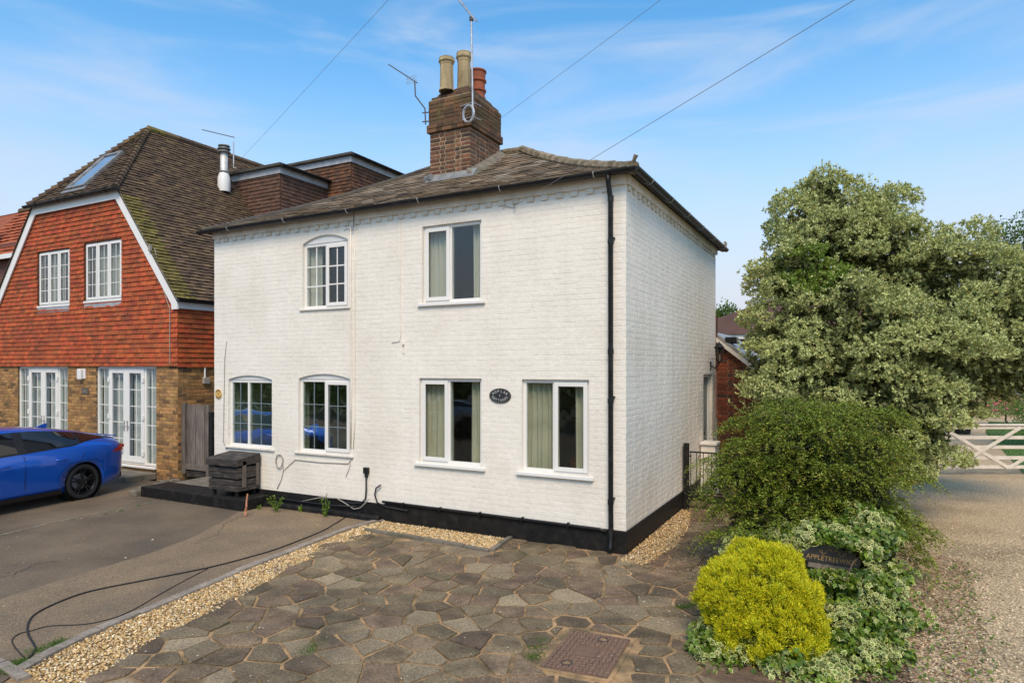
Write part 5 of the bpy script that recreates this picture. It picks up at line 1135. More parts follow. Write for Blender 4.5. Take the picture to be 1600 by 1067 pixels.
def make_car(label, group, paint, loc, rz):
    car = thing('parked_car', label, 'car', loc, rz, None)
    mb = MB(); n = len(sect(0)); ring = n*2-2
    for x in XS:
        q = sect(x); pts = q+[(-y, z) for y, z in q[-2:0:-1]]; mb.v += [(x, y, z) for y, z in pts]
    for i in range(len(XS)-1):
        for j in range(ring): a = i*ring; mb.f.append((a+j, a+(j+1) % ring, a+ring+(j+1) % ring, a+ring+j)); mb.m.append(0)
    mb.f.append(tuple(range(ring))[::-1]); mb.f.append(tuple((len(XS)-1)*ring+j for j in range(ring))); mb.m += [0,0]
    bo = mb.build('body', [M[paint], M['trim']], car, local=True, smooth=True)
    cut = MB()
    for x in (0, 2.735):
        for s in (1, -1):
            k = MB(); k.lathe([(0,.55*s),(.372,.55*s),(.372,1.2*s),(0,1.2*s)], (x,0,.325), 40, 'y'); o_ = len(cut.v); cut.v += k.v; cut.f += [tuple(v+o_ for v in f) for f in k.f]; cut.m += k.m
    co = cut.build('cutter', M['trim'], car, local=True); bm = bmesh.new(); bm.from_mesh(co.data); bmesh.ops.remove_doubles(bm, verts=bm.verts, dist=1e-4); bmesh.ops.recalc_face_normals(bm, faces=bm.faces); bm.to_mesh(co.data); bm.free()
    bm = bmesh.new(); bm.from_mesh(bo.data); bmesh.ops.recalc_face_normals(bm, faces=bm.faces); bm.to_mesh(bo.data); bm.free()
    md = bo.modifiers.new('b', 'BOOLEAN'); md.object = co; md.operation = 'DIFFERENCE'; md.solver = 'EXACT'
    dg = bpy.context.evaluated_depsgraph_get(); me = bpy.data.meshes.new_from_object(bo.evaluated_get(dg)); bo.modifiers.clear(); bo.data = me; bpy.data.objects.remove(co)
    if len(me.materials) < 2: me.materials.append(M['trim'])
    for p in me.polygons: p.use_smooth = True
    for s in (1, -1):
        for x in (0, 2.735):
            MB().lathe([(.368,.58*s),(.368,.885*s)], (x,0,.325), 32, 'y').build('wheel_arch', M['trim'], car, local=True)
            w = MB(); w.lathe([(.235,.66*s),(.30,.655*s),(.325,.68*s),(.33,.72*s),(.33,.83*s),(.322,.865*s),(.30,.885*s),(.245,.882*s),(.238,.86*s)], (x,0,.33), 40, 'y'); wo2 = w.build('tyre', M['rubber'], car, local=True, smooth=True)
            r = MB(); r.lathe([(.238,.882*s),(.243,.885*s),(.23,.87*s),(.222,.84*s),(.222,.70*s),(.0,.70*s)], (x,0,.33), 32, 'y'); r.build('rim', M['alloy'], wo2, local=True, smooth=True)
            sp = MB()
            for i in range(5):
                for dd in (-.17, .17):
                    a0 = 2*PI*i/5+.3; a1 = a0+dd
                    for (r0, r1, w0, w1, y0, y1) in ((.035,.232,.016,.011,.868,.878),):
                        c0 = Vector((math.cos(a0+dd*.35), 0, math.sin(a0+dd*.35)))*r0; c1 = Vector((math.cos(a1), 0, math.sin(a1)))*r1; d = (c1-c0).normalized(); t_ = Vector((-d.z, 0, d.x))
                        l = [c0-t_*w0, c1-t_*w1, c1+t_*w1, c0+t_*w0]; sp.prism([(x+p.x, (y0-.035)*s, .33+p.z) for p in l], [(x+p.x, y0*s, .33+p.z) for p in l])
            sp.build('spokes', M['alloy'], wo2, local=True, bevel=.003)
            MB().lathe([(0,.872*s),(.05,.872*s),(.055,.85*s),(.055,.80*s)], (x,0,.33), 14, 'y').build('hub', M['trim'], wo2, local=True)
            MB().lathe([(.15,.76*s),(.15,.77*s),(0,.77*s)], (x,0,.33), 18, 'y').build('brake_disc', M['steel'], wo2, local=True)
        # side windows: black surround, then glass
        def patch(x0, x1, lo, hi, off, nm, m, nx=18):
            mb = MB()
            for i in range(nx+1):
                x = x0+(x1-x0)*i/nx; a, b = lo(x), hi(x)
                for j in range(5): mb.v.append(car_side(x, a+(b-a)*j/4, off, s))
            for i in range(nx):
                for j in range(4): a = i*5+j; mb.f.append((a,a+5,a+6,a+1)); mb.m.append(0)
            return mb.build(nm, M[m], car, local=True, smooth=True)
        low = lambda x: .10+max(0, (.15-x))*.62 if x < .15 else .10
        high = lambda x: max(low(x)+.004, min(.98, .98-.0*x)) if x > -.55 else low(x)+.004
        top_ = lambda x: .955 if x > -.1 else .955-(-.1-x)*.32
        top2 = lambda x: (top_(x) if x < 1.9 else max(low(x)+.004, .955-(x-1.9)*1.35))
        patch(-.72, 2.52, lambda x: low(x)-.05, lambda x: max(low(x)-.04, top2(x)+.015), .006, 'window_surround', 'trim', 30)
        for a, b in ((-.55,-.02),(.05,.98),(1.14,2.36)): patch(a, b, lambda x: low(x)+.01, lambda x: max(low(x)+.012, top2(x)-.02), .011, 'side_window', 'carglass')
        # seams, handles, sill
        def seam_(pts): MB().tube([(x, s*(y+.002), z) for x, y, z in pts], .0045, 4).build('door_seam', M['trim'], car, local=True)
        def sp_(x, z):
            q = sect(x)
            for a, b in zip(q[2:8], q[3:9]):
                if a[1] <= z <= b[1]+1e-6: t = (z-a[1])/max(1e-6, b[1]-a[1]); return (x, a[0]+(b[0]-a[0])*t, z)
            return (x, q[7][0], z)
        seam_([sp_(1.06,z) for z in (.28,.4,.55,.7,.85,.93)]); seam_([sp_(2.28,z) for z in (.28,.45,.6,.75,.87)])
        seam_([sp_(x,z) for x, z in ((.42,.27),(.36,.42),(.28,.58),(.10,.72),(.0,.85),(-.04,.98))])
        for hx in (.34,1.32):
            h = sp_(hx+.09,.80); MB().tube([(hx,s*(h[1]+.0),.80),(hx+.03,s*(h[1]+.028),.803),(hx+.17,s*(h[1]+.028),.800),(hx+.20,s*(h[1]+.0),.797)], .014, 8).build('door_handle', M[paint], car, local=True, smooth=True)
        mb = MB(); xs_ = [.42+.16*i for i in range(13)]
        mb.v = []; 
        for x in xs_: q = sect(x); mb.v += [(x, s*(q[2][0]+.008), q[2][1]-.015),(x, s*(q[3][0]+.010), q[3][1]-.06)]
        for i in range(len(xs_)-1): mb.f.append((2*i,2*i+2,2*i+3,2*i+1)); mb.m.append(0)
        mb.build('side_skirt', M['trim'], car, local=True)
        # lamps
        mb = MB(); rows = []
        for i in range(8):
            x = -.945+.34*(i/7); z1 = .90-.012*i; hgt = .060*(1-(i/7)**2)+.004; pts = []
            for zq in (z1-hgt, z1, z1+hgt):
                q = sp_(x, min(zq, itp(BELT,x)-.002)); pts.append((x-.004, s*(q[1]+.007), zq))
            rows.append(pts)
        for pts in rows: mb.v += pts
        for i in range(7):
            for j in range(2): a = i*3+j; mb.f.append((a,a+3,a+4,a+1)); mb.m.append(0)
        mb.build('tail_lamp', M['red'], car, local=True, smooth=True)
        MB().box(-.99,-.955,min(s*.2,s*.72),max(s*.2,s*.72),.86,.92).build('tail_lamp', M['red'], car, local=True, bevel=.01)
        mb = MB(); mb.prism([(3.30,s*.80,.66),(3.50,s*.62,.62),(3.52,s*.58,.72),(3.30,s*.78,.76)], [(3.27,s*.76,.66),(3.47,s*.58,.62),(3.49,s*.54,.72),(3.27,s*.74,.76)]); mb.build('headlight', M['steel'], car, local=True, bevel=.008)
        MB().lathe([(0,0),(.08,.02),(.09,.08),(.06,.16),(0,.18)], (2.25,s*.98,.95), 10).build('door_mirror', M[paint], car, local=True, smooth=True)
    # rear screen, windscreen
    for nm, x0, x1, ins in (('rear_window',-.62,.28,.12),('windscreen',1.95,2.68,.06)):
        mb = MB(); nx = 8; 
        for i in range(nx+1):
            x = x0+(x1-x0)*i/nx; q = sect(x); 
            for (y, z) in (q[9],q[10],q[11],q[12],(-q[11][0],q[11][1]),(-q[10][0],q[10][1]),(-q[9][0],q[9][1])): mb.v.append((x, y*(1-ins), z+.006))
        for i in range(nx):
            for j in range(6): a = i*7+j; mb.f.append((a,a+1,a+8,a+7)); mb.m.append(0)
        mb.build(nm, M['carglass'], car, local=True, smooth=True)
    mb = MB(); mb.prism([(-.93,-.56,1.07),(-.62,-.50,1.14),(-.62,.50,1.14),(-.93,.56,1.07)],[(-.97,-.56,1.085),(-.62,-.50,1.152),(-.62,.50,1.152),(-.97,.56,1.085)]); mb.build('spoiler', M[paint], car, local=True, bevel=.006)
    mb = MB(); mb.prism([(.08,-.022,1.295),(.30,-.022,1.325),(.30,.022,1.325),(.08,.022,1.295)],[(.05,-.004,1.395),(.12,-.008,1.39),(.12,.008,1.39),(.05,.004,1.395)]); mb.build('aerial_fin', M[paint], car, local=True, bevel=.004)
    MB().box(-.95,-.80,-.70,.70,.27,.42).build('rear_bumper_insert', M['trim'], car, local=True, bevel=.02); MB().box(-.985,-.965,-.26,.26,.60,.71).build('number_plate', M['upvc'], car, local=True)
    return car
make_car('bright blue hatchback with black wheels parked in front of the french doors', None, 'carblue', (-10.885,-1.40,G), math.atan2(-.988,.155))
make_car('silver hatchback parked across the drive, seen mirrored in the leaded ground floor window', None, 'carsilver', (-9.6,-12.2,G-.03), math.radians(172))

# ------------------------------------------------------------------ leaves
LEAF = (np.array([(0,0,0),(.45,.5,.10),(1,0,.02),(.45,-.5,.10)]), np.array([(0,3,2),(0,2,1)]), np.array([.0,1,.35,1]))
iv = [(.0,.0),(.18,.42),(.42,.30),(.52,.58),(.66,.26),(1.05,.0),(.66,-.26),(.52,-.58),(.42,-.30),(.18,-.42)]
IVY = (np.array([(.42,0,.0)]+[(x, y, .09*(abs(y)*2)-.05*(x > .9)) for x, y in iv]), np.array([(0,i+1,(i+1) % 10+1) for i in range(10)]), np.array([0]+[1]*10))
BLADE = (np.array([(0,-.5,0),(0,.5,0),(1,0,0)]), np.array([(0,1,2)]), np.array([0,0,1.]))
def unit(a): return a/np.maximum(np.linalg.norm(a, axis=-1, keepdims=True), 1e-9)
def leaves(name, pos, axis, up, length, width, mats, parent=None, shape=LEAF, mi=None, kind=None):
    T, F, R_ = shape; n = len(pos); a = unit(axis); b = unit(np.cross(up, a)); c = np.cross(a, b)
    L = np.broadcast_to(np.asarray(length), (n,))[:,None,None]; W_ = np.broadcast_to(np.asarray(width), (n,))[:,None,None]
    V = pos[:,None]+a[:,None]*T[None,:,0:1]*L+b[:,None]*T[None,:,1:2]*W_+c[:,None]*T[None,:,2:3]*L
    FF = (F[None]+len(T)*np.arange(n)[:,None,None]).reshape(-1,3)
    return fast_mesh(name, V.reshape(-1,3), FF, mats, parent, kind, mi=None if mi is None else np.repeat(mi, len(F)), rim=np.tile(R_, n))
def lobe_pts(lobes, n, r, inner=0.0, low=-.5):
    """points on the outer surface of a union of ellipsoids, with outward directions"""
    C_ = np.array([l[:3] for l in lobes]); A = np.array([l[3:6] for l in lobes]); w = (A[:,0]*A[:,2]+A[:,1]*A[:,2]); w = w/w.sum()
    out, nr_ = [], []; tot = 0
    while tot < n:
        k = r.choice(len(lobes), 20000, p=w); d = unit(r.normal(size=(20000,3))); s = 1-inner*r.random(20000)**1.5
        wob = 1+.10*np.sin(d[:,0]*5+k)+.08*np.sin(d[:,2]*7+d[:,1]*4+k*2)+.05*np.sin(d[:,0]*13+d[:,2]*11+k)
        p = C_[k]+d*A[k]*(s*wob)[:,None]; ok = (d[:,2] > low) & (p[:,2] > G+.02)
        for j in range(len(lobes)):
            q = (p-C_[j])/A[j]; ok &= ~(((q*q).sum(1) < .72) & (k != j))
        p, d = p[ok], unit(d[ok]/A[k[ok]]); out.append(p); nr_.append(d); tot += len(p)
    return np.concatenate(out)[:n], np.concatenate(nr_)[:n]
def rosettes(tips, nrm, k, r, spread=.75):
    n = len(tips); idx = np.repeat(np.arange(n), k); ax = unit(nrm[idx]*(.55+.5*r.random((n*k,1)))+r.normal(size=(n*k,3))*spread+np.array([0,0,.18]))
    return tips[idx]-nrm[idx]*.02+r.normal(size=(n*k,3))*.012, ax, unit(nrm[idx]+r.normal(size=(n*k,3))*.4), idx
def trunk(parent, base, top, r0, limbs, seed, nm='trunk'):
    rd_ = random.Random(seed); mb = MB(); b, t = Vector(base), Vector(top); pts = [b+(t-b)*(i/6)+Vector((rd_.uniform(-.05,.05),rd_.uniform(-.05,.05),0))*(i > 0) for i in range(7)]
    mb.tube(pts, [r0*(1-.7*i/6) for i in range(7)], 8)
    for l in limbs: s = pts[rd_.randint(1,4)]; e = Vector(l); m_ = s.lerp(e,.5)+Vector((0,0,.15)); mb.tube([s, m_, e], [r0*.45, r0*.28, r0*.1], 6)
    return mb.build(nm, M['bark'], parent)
def E_(px, py, t, rx, ry, rz): p = at(px, py, t); return (p.x, p.y, p.z, rx, ry, rz)
r = np.random.default_rng(5)
# big variegated shrub
sh = thing('variegated_shrub', 'tall pale green variegated shrub with cream-edged leaves right of the white cottage', 'shrub', (3.2,5.4,G))
SL = [E_(1288,365,11.8,.64,.9,.85), E_(1288,308,11.9,.32,.4,.40), E_(1245,428,11.6,.60,.9,.70), E_(1355,400,11.8,.85,1.0,.92), E_(1455,440,11.6,.90,1.0,.80), E_(1520,480,11.4,.85,1.0,.75), E_(1585,500,11.6,.8,.9,.75),
      E_(1232,560,11.2,.62,.9,.92), E_(1248,640,10.8,.75,.9,.9), E_(1330,540,10.7,1.0,.9,1.1), E_(1430,560,10.6,.95,.9,.95), E_(1520,560,11.0,.85,.9,.70), E_(1420,655,10.5,.62,.8,.80), E_(1590,560,11.4,.9,.9,.60), E_(1330,680,10.6,.95,.9,1.1), E_(1362,325,12.0,.36,.5,.36), E_(1445,650,9.9,.32,.5,.42), E_(1425,710,9.6,.22,.4,.34), E_(1470,620,10.3,.40,.5,.38), E_(1400,625,9.9,.35,.4,.38), E_(1405,700,10.5,.40,.5,.40), E_(1560,510,11.6,.9,1,.8), E_(1480,610,10.9,.55,.8,.5), E_(1595,590,11.3,.6,.7,.38)]
trunk(sh, (3.1,5.2,G), (3.0,5.2,4.4), .13, [l[:3] for l in SL[:14]], 4)
SL = [(a,b,c-.06,d*1.05,e*1.05,f*1.02) for a,b,c,d,e,f in SL]
c_, n_c = lobe_pts(SL, 230, r, .06, -.7); rr0 = r.uniform(.17,.42,230); SUB = [(*c_[i], rr0[i]*1.15, rr0[i]*1.15, rr0[i]*.72) for i in range(230)]
tips, nn = lobe_pts(SUB, 21000, r, .28, -.45); tips = tips+nn*r.normal(size=(len(tips),1))*.035
p, ax, up, idx = rosettes(tips, nn, 11, r, .9); ln_ = r.uniform(.036,.068,len(p))
tc_ = np.array(at(1270,425,11)); young = np.linalg.norm((tips-tc_)*np.array([1,.6,1.3]), axis=1) < .62; mi = (young[idx] & (r.random(len(p)) < .85)).astype(int)
leaves('crown', p, ax, up, ln_, ln_*.46, [M['leafvar'], M['leafyoung']], sh, mi=mi)
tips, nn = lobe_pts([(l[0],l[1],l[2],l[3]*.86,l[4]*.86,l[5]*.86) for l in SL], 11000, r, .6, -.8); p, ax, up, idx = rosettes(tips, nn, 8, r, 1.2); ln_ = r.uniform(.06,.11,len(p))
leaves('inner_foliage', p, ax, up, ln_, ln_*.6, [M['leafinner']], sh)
# whippy shoots breaking the outline
k = 420; tp0, nn = lobe_pts(SL, k, r, 0, .0); segs = []; dirs = []
for i in range(k):
    d = unit(nn[i]*.7+np.array([0,0,.8])+r.normal(size=3)*.25); L = r.uniform(.10,.34)
    for t in np.linspace(0, 1, 9): segs.append(tp0[i]+d*L*t); dirs.append(d)
segs = np.repeat(np.array(segs), 3, 0); dirs = np.repeat(np.array(dirs), 3, 0)
leaves('shoots', segs+r.normal(size=segs.shape)*.012, unit(dirs*.7+r.normal(size=dirs.shape)*.7), unit(r.normal(size=dirs.shape)), r.uniform(.04,.065,len(segs)), .026, [M['leafvar']], sh)

# dark arching shrub: drooping sprays set with tiny leaves
ds = thing('cotoneaster_bush', 'dark green bush of arching sprays with tiny leaves in front of the pale shrub', 'bush', (2.2,.5,G))
SD = [E_(1265,715,8.0,.55,.6,.50), E_(1205,765,7.9,.36,.45,.55), E_(1320,740,7.9,.50,.6,.55), E_(1240,820,7.6,.52,.55,.50), E_(1320,830,7.6,.48,.5,.46), E_(1172,812,7.9,.22,.36,.42), E_(1360,790,7.9,.26,.4,.45), E_(1300,672,8.3,.42,.45,.28), E_(1200,845,7.5,.34,.4,.38), E_(1300,860,7.4,.42,.45,.33), E_(1370,845,7.6,.22,.4,.34), E_(1260,705,7.7,.42,.45,.42), E_(1225,672,8.1,.30,.35,.26), E_(1355,680,8.1,.30,.35,.30), E_(1165,745,7.9,.16,.3,.30)]
c_, n_c = lobe_pts(SD, 170, r, .1, -.6); rr0 = r.uniform(.10,.26,170); SDS = [(*c_[i], rr0[i]*1.35, rr0[i]*1.35, rr0[i]*.6) for i in range(170)]
trunk(ds, (2.1,.5,G), (2.2,.5,.9), .07, [l[:3] for l in SD], 9, 'stem')
def sprays(lobes, n, r, L0, L1, droop, steps=16, low=-.6):
    tp0, nn = lobe_pts(lobes, n, r, .35, low); t = np.linspace(0, 1, steps)[None,:,None]; L = r.uniform(L0, L1, (n,1,1)); out = unit(np.column_stack([nn[:,0], nn[:,1], np.zeros(n)])+r.normal(size=(n,3))*.45*np.array([1,1,.3]))
    P_ = tp0[:,None]+out[:,None]*L*t+np.array([0,0,1.])*(L*(.42*t-droop*t*t)); D = np.gradient(P_, axis=1); return P_, unit(D)
P_, D = sprays(SDS, 3800, r, .10, .34, .85, 12, -.3)
k = P_.shape[1]; side = unit(np.cross(D, np.array([0,0,1.]))); pp, aa, uu = [], [], []
for s_ in (1,-1):
    for q in (1, 2):
        pp.append((P_+r.normal(size=P_.shape)*.008).reshape(-1,3)); aa.append((D*.5+side*s_*(.9+.3*q)+r.normal(size=D.shape)*.5).reshape(-1,3)); uu.append((np.array([0,0,1.])+r.normal(size=D.shape)*.5).reshape(-1,3))
pp, aa, uu = map(np.concatenate, (pp, aa, uu)); tt = np.tile(np.tile(np.linspace(0,1,k), len(P_)), 4)
ln_ = r.uniform(.017,.031,len(pp)); mi = ((tt > .72) & (r.random(len(pp)) < .6)).astype(int)
leaves('crown', pp, aa, uu, ln_, ln_*.62, [M['leafdark'], M['leaftip']], ds, mi=mi)
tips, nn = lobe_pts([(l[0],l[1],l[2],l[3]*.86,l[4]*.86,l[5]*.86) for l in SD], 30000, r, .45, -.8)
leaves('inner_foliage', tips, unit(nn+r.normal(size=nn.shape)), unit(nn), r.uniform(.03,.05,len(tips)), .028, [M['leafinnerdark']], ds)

# golden conifer
gc = thing('golden_conifer', 'rounded bright yellow-green dwarf conifer in front of the black name sign', 'bush', (1.93,-2.05,G))
SG = [E_(1190,932,5.95,.46,.44,.38), E_(1148,937,5.85,.28,.33,.30), E_(1228,950,5.8,.30,.33,.30), E_(1193,985,5.75,.44,.40,.26), E_(1188,896,6.0,.31,.32,.24)]
c_, n_c = lobe_pts(SG, 420, r, .03, -.7); rr0 = r.uniform(.035,.065,420); SGS = [(*c_[i], rr0[i], rr0[i], rr0[i]) for i in range(420)]
trunk(gc, (1.93,-2.05,G), (1.93,-2.05,.5), .05, [], 3, 'stem')
tips, nn = lobe_pts(SGS, 9500, r, .15, -.6)
idx = np.repeat(np.arange(len(tips)), 12); base = tips[idx]+r.normal(size=(len(idx),3))*np.array([.011,.011,.014]); ax = unit(nn[idx]*.75+np.array([0,0,.55])+r.normal(size=(len(idx),3))*.38)
leaves('crown', base, ax, unit(r.normal(size=ax.shape)), r.uniform(.018,.036,len(idx)), .0085, [M['golden']], gc, BLADE)
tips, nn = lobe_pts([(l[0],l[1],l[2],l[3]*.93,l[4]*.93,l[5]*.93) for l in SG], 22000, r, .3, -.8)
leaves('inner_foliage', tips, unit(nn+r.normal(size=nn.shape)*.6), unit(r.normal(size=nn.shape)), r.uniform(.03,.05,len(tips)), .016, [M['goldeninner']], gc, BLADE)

# ivy tumbling round the conifer and down the bank
iy = thing('variegated_ivy', 'mass of cream-edged variegated ivy around the golden conifer and the black name sign', 'ivy', (2.4,-1.9,G)); iy['kind'] = 'thing'
SI = [E_(1280,845,6.9,.46,.4,.17), E_(1355,838,6.9,.30,.4,.24), E_(1335,925,6.4,.34,.4,.24), E_(1362,965,6.2,.24,.4,.28), E_(1310,985,5.9,.38,.45,.26), E_(1345,1035,5.6,.32,.4,.20), E_(1240,1045,5.45,.50,.4,.16), E_(1130,1045,5.5,.36,.35,.14), E_(1110,1010,5.75,.12,.3,.13), E_(1300,1085,5.2,.5,.4,.18), E_(1190,870,6.8,.35,.35,.12), E_(1378,905,6.6,.14,.3,.17), E_(1200,1082,5.2,.5,.4,.17), E_(1090,1065,5.35,.26,.3,.13), E_(1375,1080,5.25,.30,.35,.17), E_(1290,1040,5.5,.4,.4,.16), E_(1262,890,6.5,.14,.25,.16), E_(1300,905,6.25,.34,.22,.085), E_(1300,842,6.12,.30,.12,.05), E_(1300,903,6.08,.28,.10,.055), E_(1346,868,6.0,.05,.1,.08)]
c_, n_c = lobe_pts(SI, 130, r, .1, -.3); rr0 = r.uniform(.07,.17,130); SIS = SI+[(*c_[i], rr0[i], rr0[i], rr0[i]*.7) for i in range(130)]
tips, nn = lobe_pts(SIS, 14500, r, .25, -.5); n_ = len(tips)
sgn_c = np.array(at(1300,876,6.2)); near = (np.abs(tips-sgn_c) @ np.array([1,0,0]) < .34) & (np.abs(tips[:,2]-sgn_c[2]) < .17) & (tips[:,1] < sgn_c[1]+.55)
sc_ = np.array([project(q)[:2] for q in tips]); insign = (sc_[:,0] > 1248) & (sc_[:,0] < 1352) & (sc_[:,1] > 858) & (sc_[:,1] < 890)
keep = ~insign; tips, nn = tips[keep], nn[keep]; n_ = len(tips)
cl = np.sin(tips[:,0]*9+1)*np.sin(tips[:,2]*11+tips[:,1]*7) > -.02; mi = (cl & (r.random(n_) < .85)).astype(int)
ln_ = r.uniform(.030,.062,n_); ax = unit(np.array([0,0,-.45])+np.column_stack([nn[:,0],nn[:,1],np.zeros(n_)])*.5+r.normal(size=(n_,3))*.5)
leaves('foliage', tips, ax, unit(nn+np.array([0,-.25,.35])+r.normal(size=(n_,3))*.38), ln_, ln_*.95, [M['ivy'], M['ivygreen']], iy, IVY, mi=mi)
tips, nn = lobe_pts([(l[0],l[1],l[2],l[3]*.88,l[4]*.88,l[5]*.82) for l in SI], 9000, r, .4, -.5)
sc_ = np.array([project(q)[:2] for q in tips]); tips = tips; nn = nn
keep = ~((sc_[:,0] > 1254) & (sc_[:,0] < 1346) & (sc_[:,1] > 858) & (sc_[:,1] < 888)); tips, nn = tips[keep], nn[keep]
leaves('inner_foliage', tips, unit(nn+r.normal(size=nn.shape)), unit(nn), r.uniform(.05,.07,len(tips)), .05, [M['ivygreen']], iy)
st_ = MB()
for i in range(26):
    a = Vector(SI[i % len(SI)][:3]); b = a+Vector((random.uniform(-.3,.5), random.uniform(-.3,.2), -.2)); b.z = max(b.z, G+.03); st_.tube([a, a.lerp(b,.5)+Vector((0,0,.06)), b], [.007,.006,.004], 5)
st_.build('stems', M['bark'], iy)
# trailing shoots out over the mulch
trl = [[at(1398,905,6.5), at(1430,930,6.25), at(1452,958,6.1), at(1468,985,5.95)], [at(1385,800,7.3), at(1410,798,7.25), at(1432,812,7.2), at(1440,822,7.2)], [at(1400,1000,5.75), at(1425,1035,5.6), at(1450,1052,5.5)], [at(1395,870,6.7), at(1420,885,6.6), at(1437,902,6.5)]]
P2, A2 = [], []
for q in trl:
    for a, b in zip(q, q[1:]):
        for t in np.linspace(0, 1, 14): P2.append(np.array(a.lerp(b, t))+r.normal(size=3)*.018); A2.append(np.array((b-a).normalized())+r.normal(size=3)*.6)
P2, A2 = np.array(P2), np.array(A2); P2[:,2] = np.maximum(P2[:,2], G+.01)
leaves('trailing_shoots', P2, A2, unit(np.array([-.1,-.5,1])+r.normal(size=P2.shape)*.4), r.uniform(.03,.05,len(P2)), .042, [M['ivy'], M['ivygreen']], iy, IVY, mi=(r.random(len(P2)) < .5).astype(int))

# name sign among the ivy
ns_ = thing('name_sign', 'black house name sign with gold lettering half hidden in the variegated ivy', 'sign', tuple(at(1300,876,6.25)))
sc0 = at(1300,869,6.12); rx = (at(1343,880,6.05)-at(1256,862,6.19)); rx = Vector((RT[0], RT[1], 0)); rx = (rx*.987+Vector((0,0,-.16))).normalized(); uz = Vector((0,0,1)); uz = (uz-rx*uz.dot(rx)).normalized(); nz_ = rx.cross(uz)
def sfr(u, v, n): p = sc0+rx*u+uz*v+nz_*n; return (p.x, p.y, p.z)
out = [(-.265,-.075),(.265,-.075),(.275,-.03),(.275,.0),(.235,.02),(.21,.055),(.15,.065),(.09,.10),(0,.125),(-.09,.10),(-.15,.065),(-.21,.055),(-.235,.02),(-.275,.0),(-.275,-.03)]
MB().prism([sfr(u,v,-.018) for u,v in out],[sfr(u,v,0) for u,v in out]).build('board', M['plaque'], ns_, bevel=.004)
text_mesh('APPLETREEWICK', .062, M['gold'], 'lettering', ns_, sfr(.0,-.030,.0015), rx, uz, .001, spacing=1.04)
mb = MB()
for s_ in (1,-1): mb.tube([sfr(s_*(.01+.10*t), .045+.022*math.sin(t*6.3)-.02*t, .003) for t in [i/14 for i in range(15)]]+[sfr(s_*(.11+.014*math.cos(a)), .03+.014*math.sin(a), .003) for a in [i*.6 for i in range(8)]], .0028, 4)
mb.build('scroll_ornament', M['gold'], ns_)
MB().box(-.20,.20,-.13,-.08,-.05,-.012,fr=sfr).build('wooden_rail', M['oldwood'], ns_)
for u in (-.12,.12): a, b = Vector(sfr(u,-.1,-.035)), Vector(sfr(u,-.1,-.035)); b.z = G-.05; MB().tube([a, b], .022, 8).build('post', M['oldwood'], ns_)

# roses, lawn edge, tub, low hedge and trees behind the field gate
def bush(nm, label, cat, lobes, n, size, mats, base, seed, mi_f=0, shape=LEAF, stem=True, k=1, low=-.6, wr=.6, group=None):
    rr_ = np.random.default_rng(seed); t = thing(nm, label, cat, base, 0, group)
    if stem: trunk(t, base, tuple(lobes[0][:3]), .05 if lobes[0][5] < 1 else .16, [l[:3] for l in lobes[:6]], seed, 'stem' if cat != 'tree' else 'trunk')
    tp_, nn_ = lobe_pts(lobes, n, rr_, .5, low); tp_ += rr_.normal(size=tp_.shape)*size*.8
    leaves('crown' if cat == 'tree' else 'foliage', tp_, unit(nn_+rr_.normal(size=nn_.shape)*.8), unit(nn_+rr_.normal(size=nn_.shape)*.6), rr_.uniform(size*.7, size*1.3, len(tp_)), size*wr, mats, t, shape, mi=(rr_.random(len(tp_)) < mi_f).astype(int) if len(mats) > 1 else None); return t
c = at(1572,632,27.5); bush('rose_bush', 'rose bush with pink flowers beyond the white field gate', 'bush', [(c.x,c.y,.65,.65,.5,.55),(c.x-.45,c.y,.5,.4,.4,.45)], 5000, .05, [M['hedge']], (c.x,c.y,G), 61)
rb = bpy.data.objects['rose_bush']; rr_ = np.random.default_rng(62)
for i in range(16):
    a = rr_.uniform(0, 2*PI); p = Vector((c.x-.1+rr_.uniform(-.7,.5), c.y-.50+rr_.uniform(-.05,.1), rr_.uniform(.55,1.2))); MB().lathe([(0,-.03),(.05,-.01),(.062,.02),(.04,.045),(0,.05)], tuple(p), 7).build('flower', M['rose'], rb)
c = at(1612,640,20); bush('hedge_bush', 'bright green bush at the right edge behind the field gate', 'bush', [(c.x+.2,c.y,.9,.60,.8,1.0),(c.x+1.1,c.y+.5,1.0,1.0,.9,1.1)], 9000, .06, [M['hedge']], (c.x+.3,c.y,G), 63)
tb = thing('flower_tub', 'dark tub of red flowers standing behind the field gate', 'planter', tuple(on_z(1508,690)))
c = Vector((at(1503,660,24).x, at(1503,660,24).y, G)); tb.location = c
MB().lathe([(0,0),(.26,0),(.33,.62),(.36,.66),(.36,.72),(.31,.72),(.30,.66),(0,.66)], tuple(c), 18).build('tub', M['plastic'], tb); rr_ = np.random.default_rng(64)
pl_ = np.column_stack([c.x+rr_.normal(size=900)*.2, c.y+rr_.normal(size=900)*.2, .72+rr_.random(900)*.6]); leaves('foliage', pl_, unit(rr_.normal(size=pl_.shape)), unit(rr_.normal(size=pl_.shape)), .07, .045, [M['hedge']], tb)
for i in range(14): p = (c.x+rr_.uniform(-.3,.3), c.y-.25+rr_.uniform(-.1,.1), .68+rr_.uniform(0,.75)); MB().lathe([(0,-.03),(.05,0),(.05,.03),(0,.05)], p, 6).build('flower', M['redflower'], tb)
bw = thing('garden_wall', 'low sandy coloured wall beyond the lawn behind the roses', 'wall', (12,28,G)); wq = at(1540,620,33); MB().box(wq.x-4,wq.x+9,wq.y,wq.y+.3,G,.95).build('wall_face', mat('sandy_wall',(.46,.36,.25),(.36,.28,.19),3,.9,.4,40), bw); MB().box(wq.x-4.05,wq.x+9.05,wq.y-.05,wq.y+.35,.95,1.02).build('coping', M['conc'], bw)
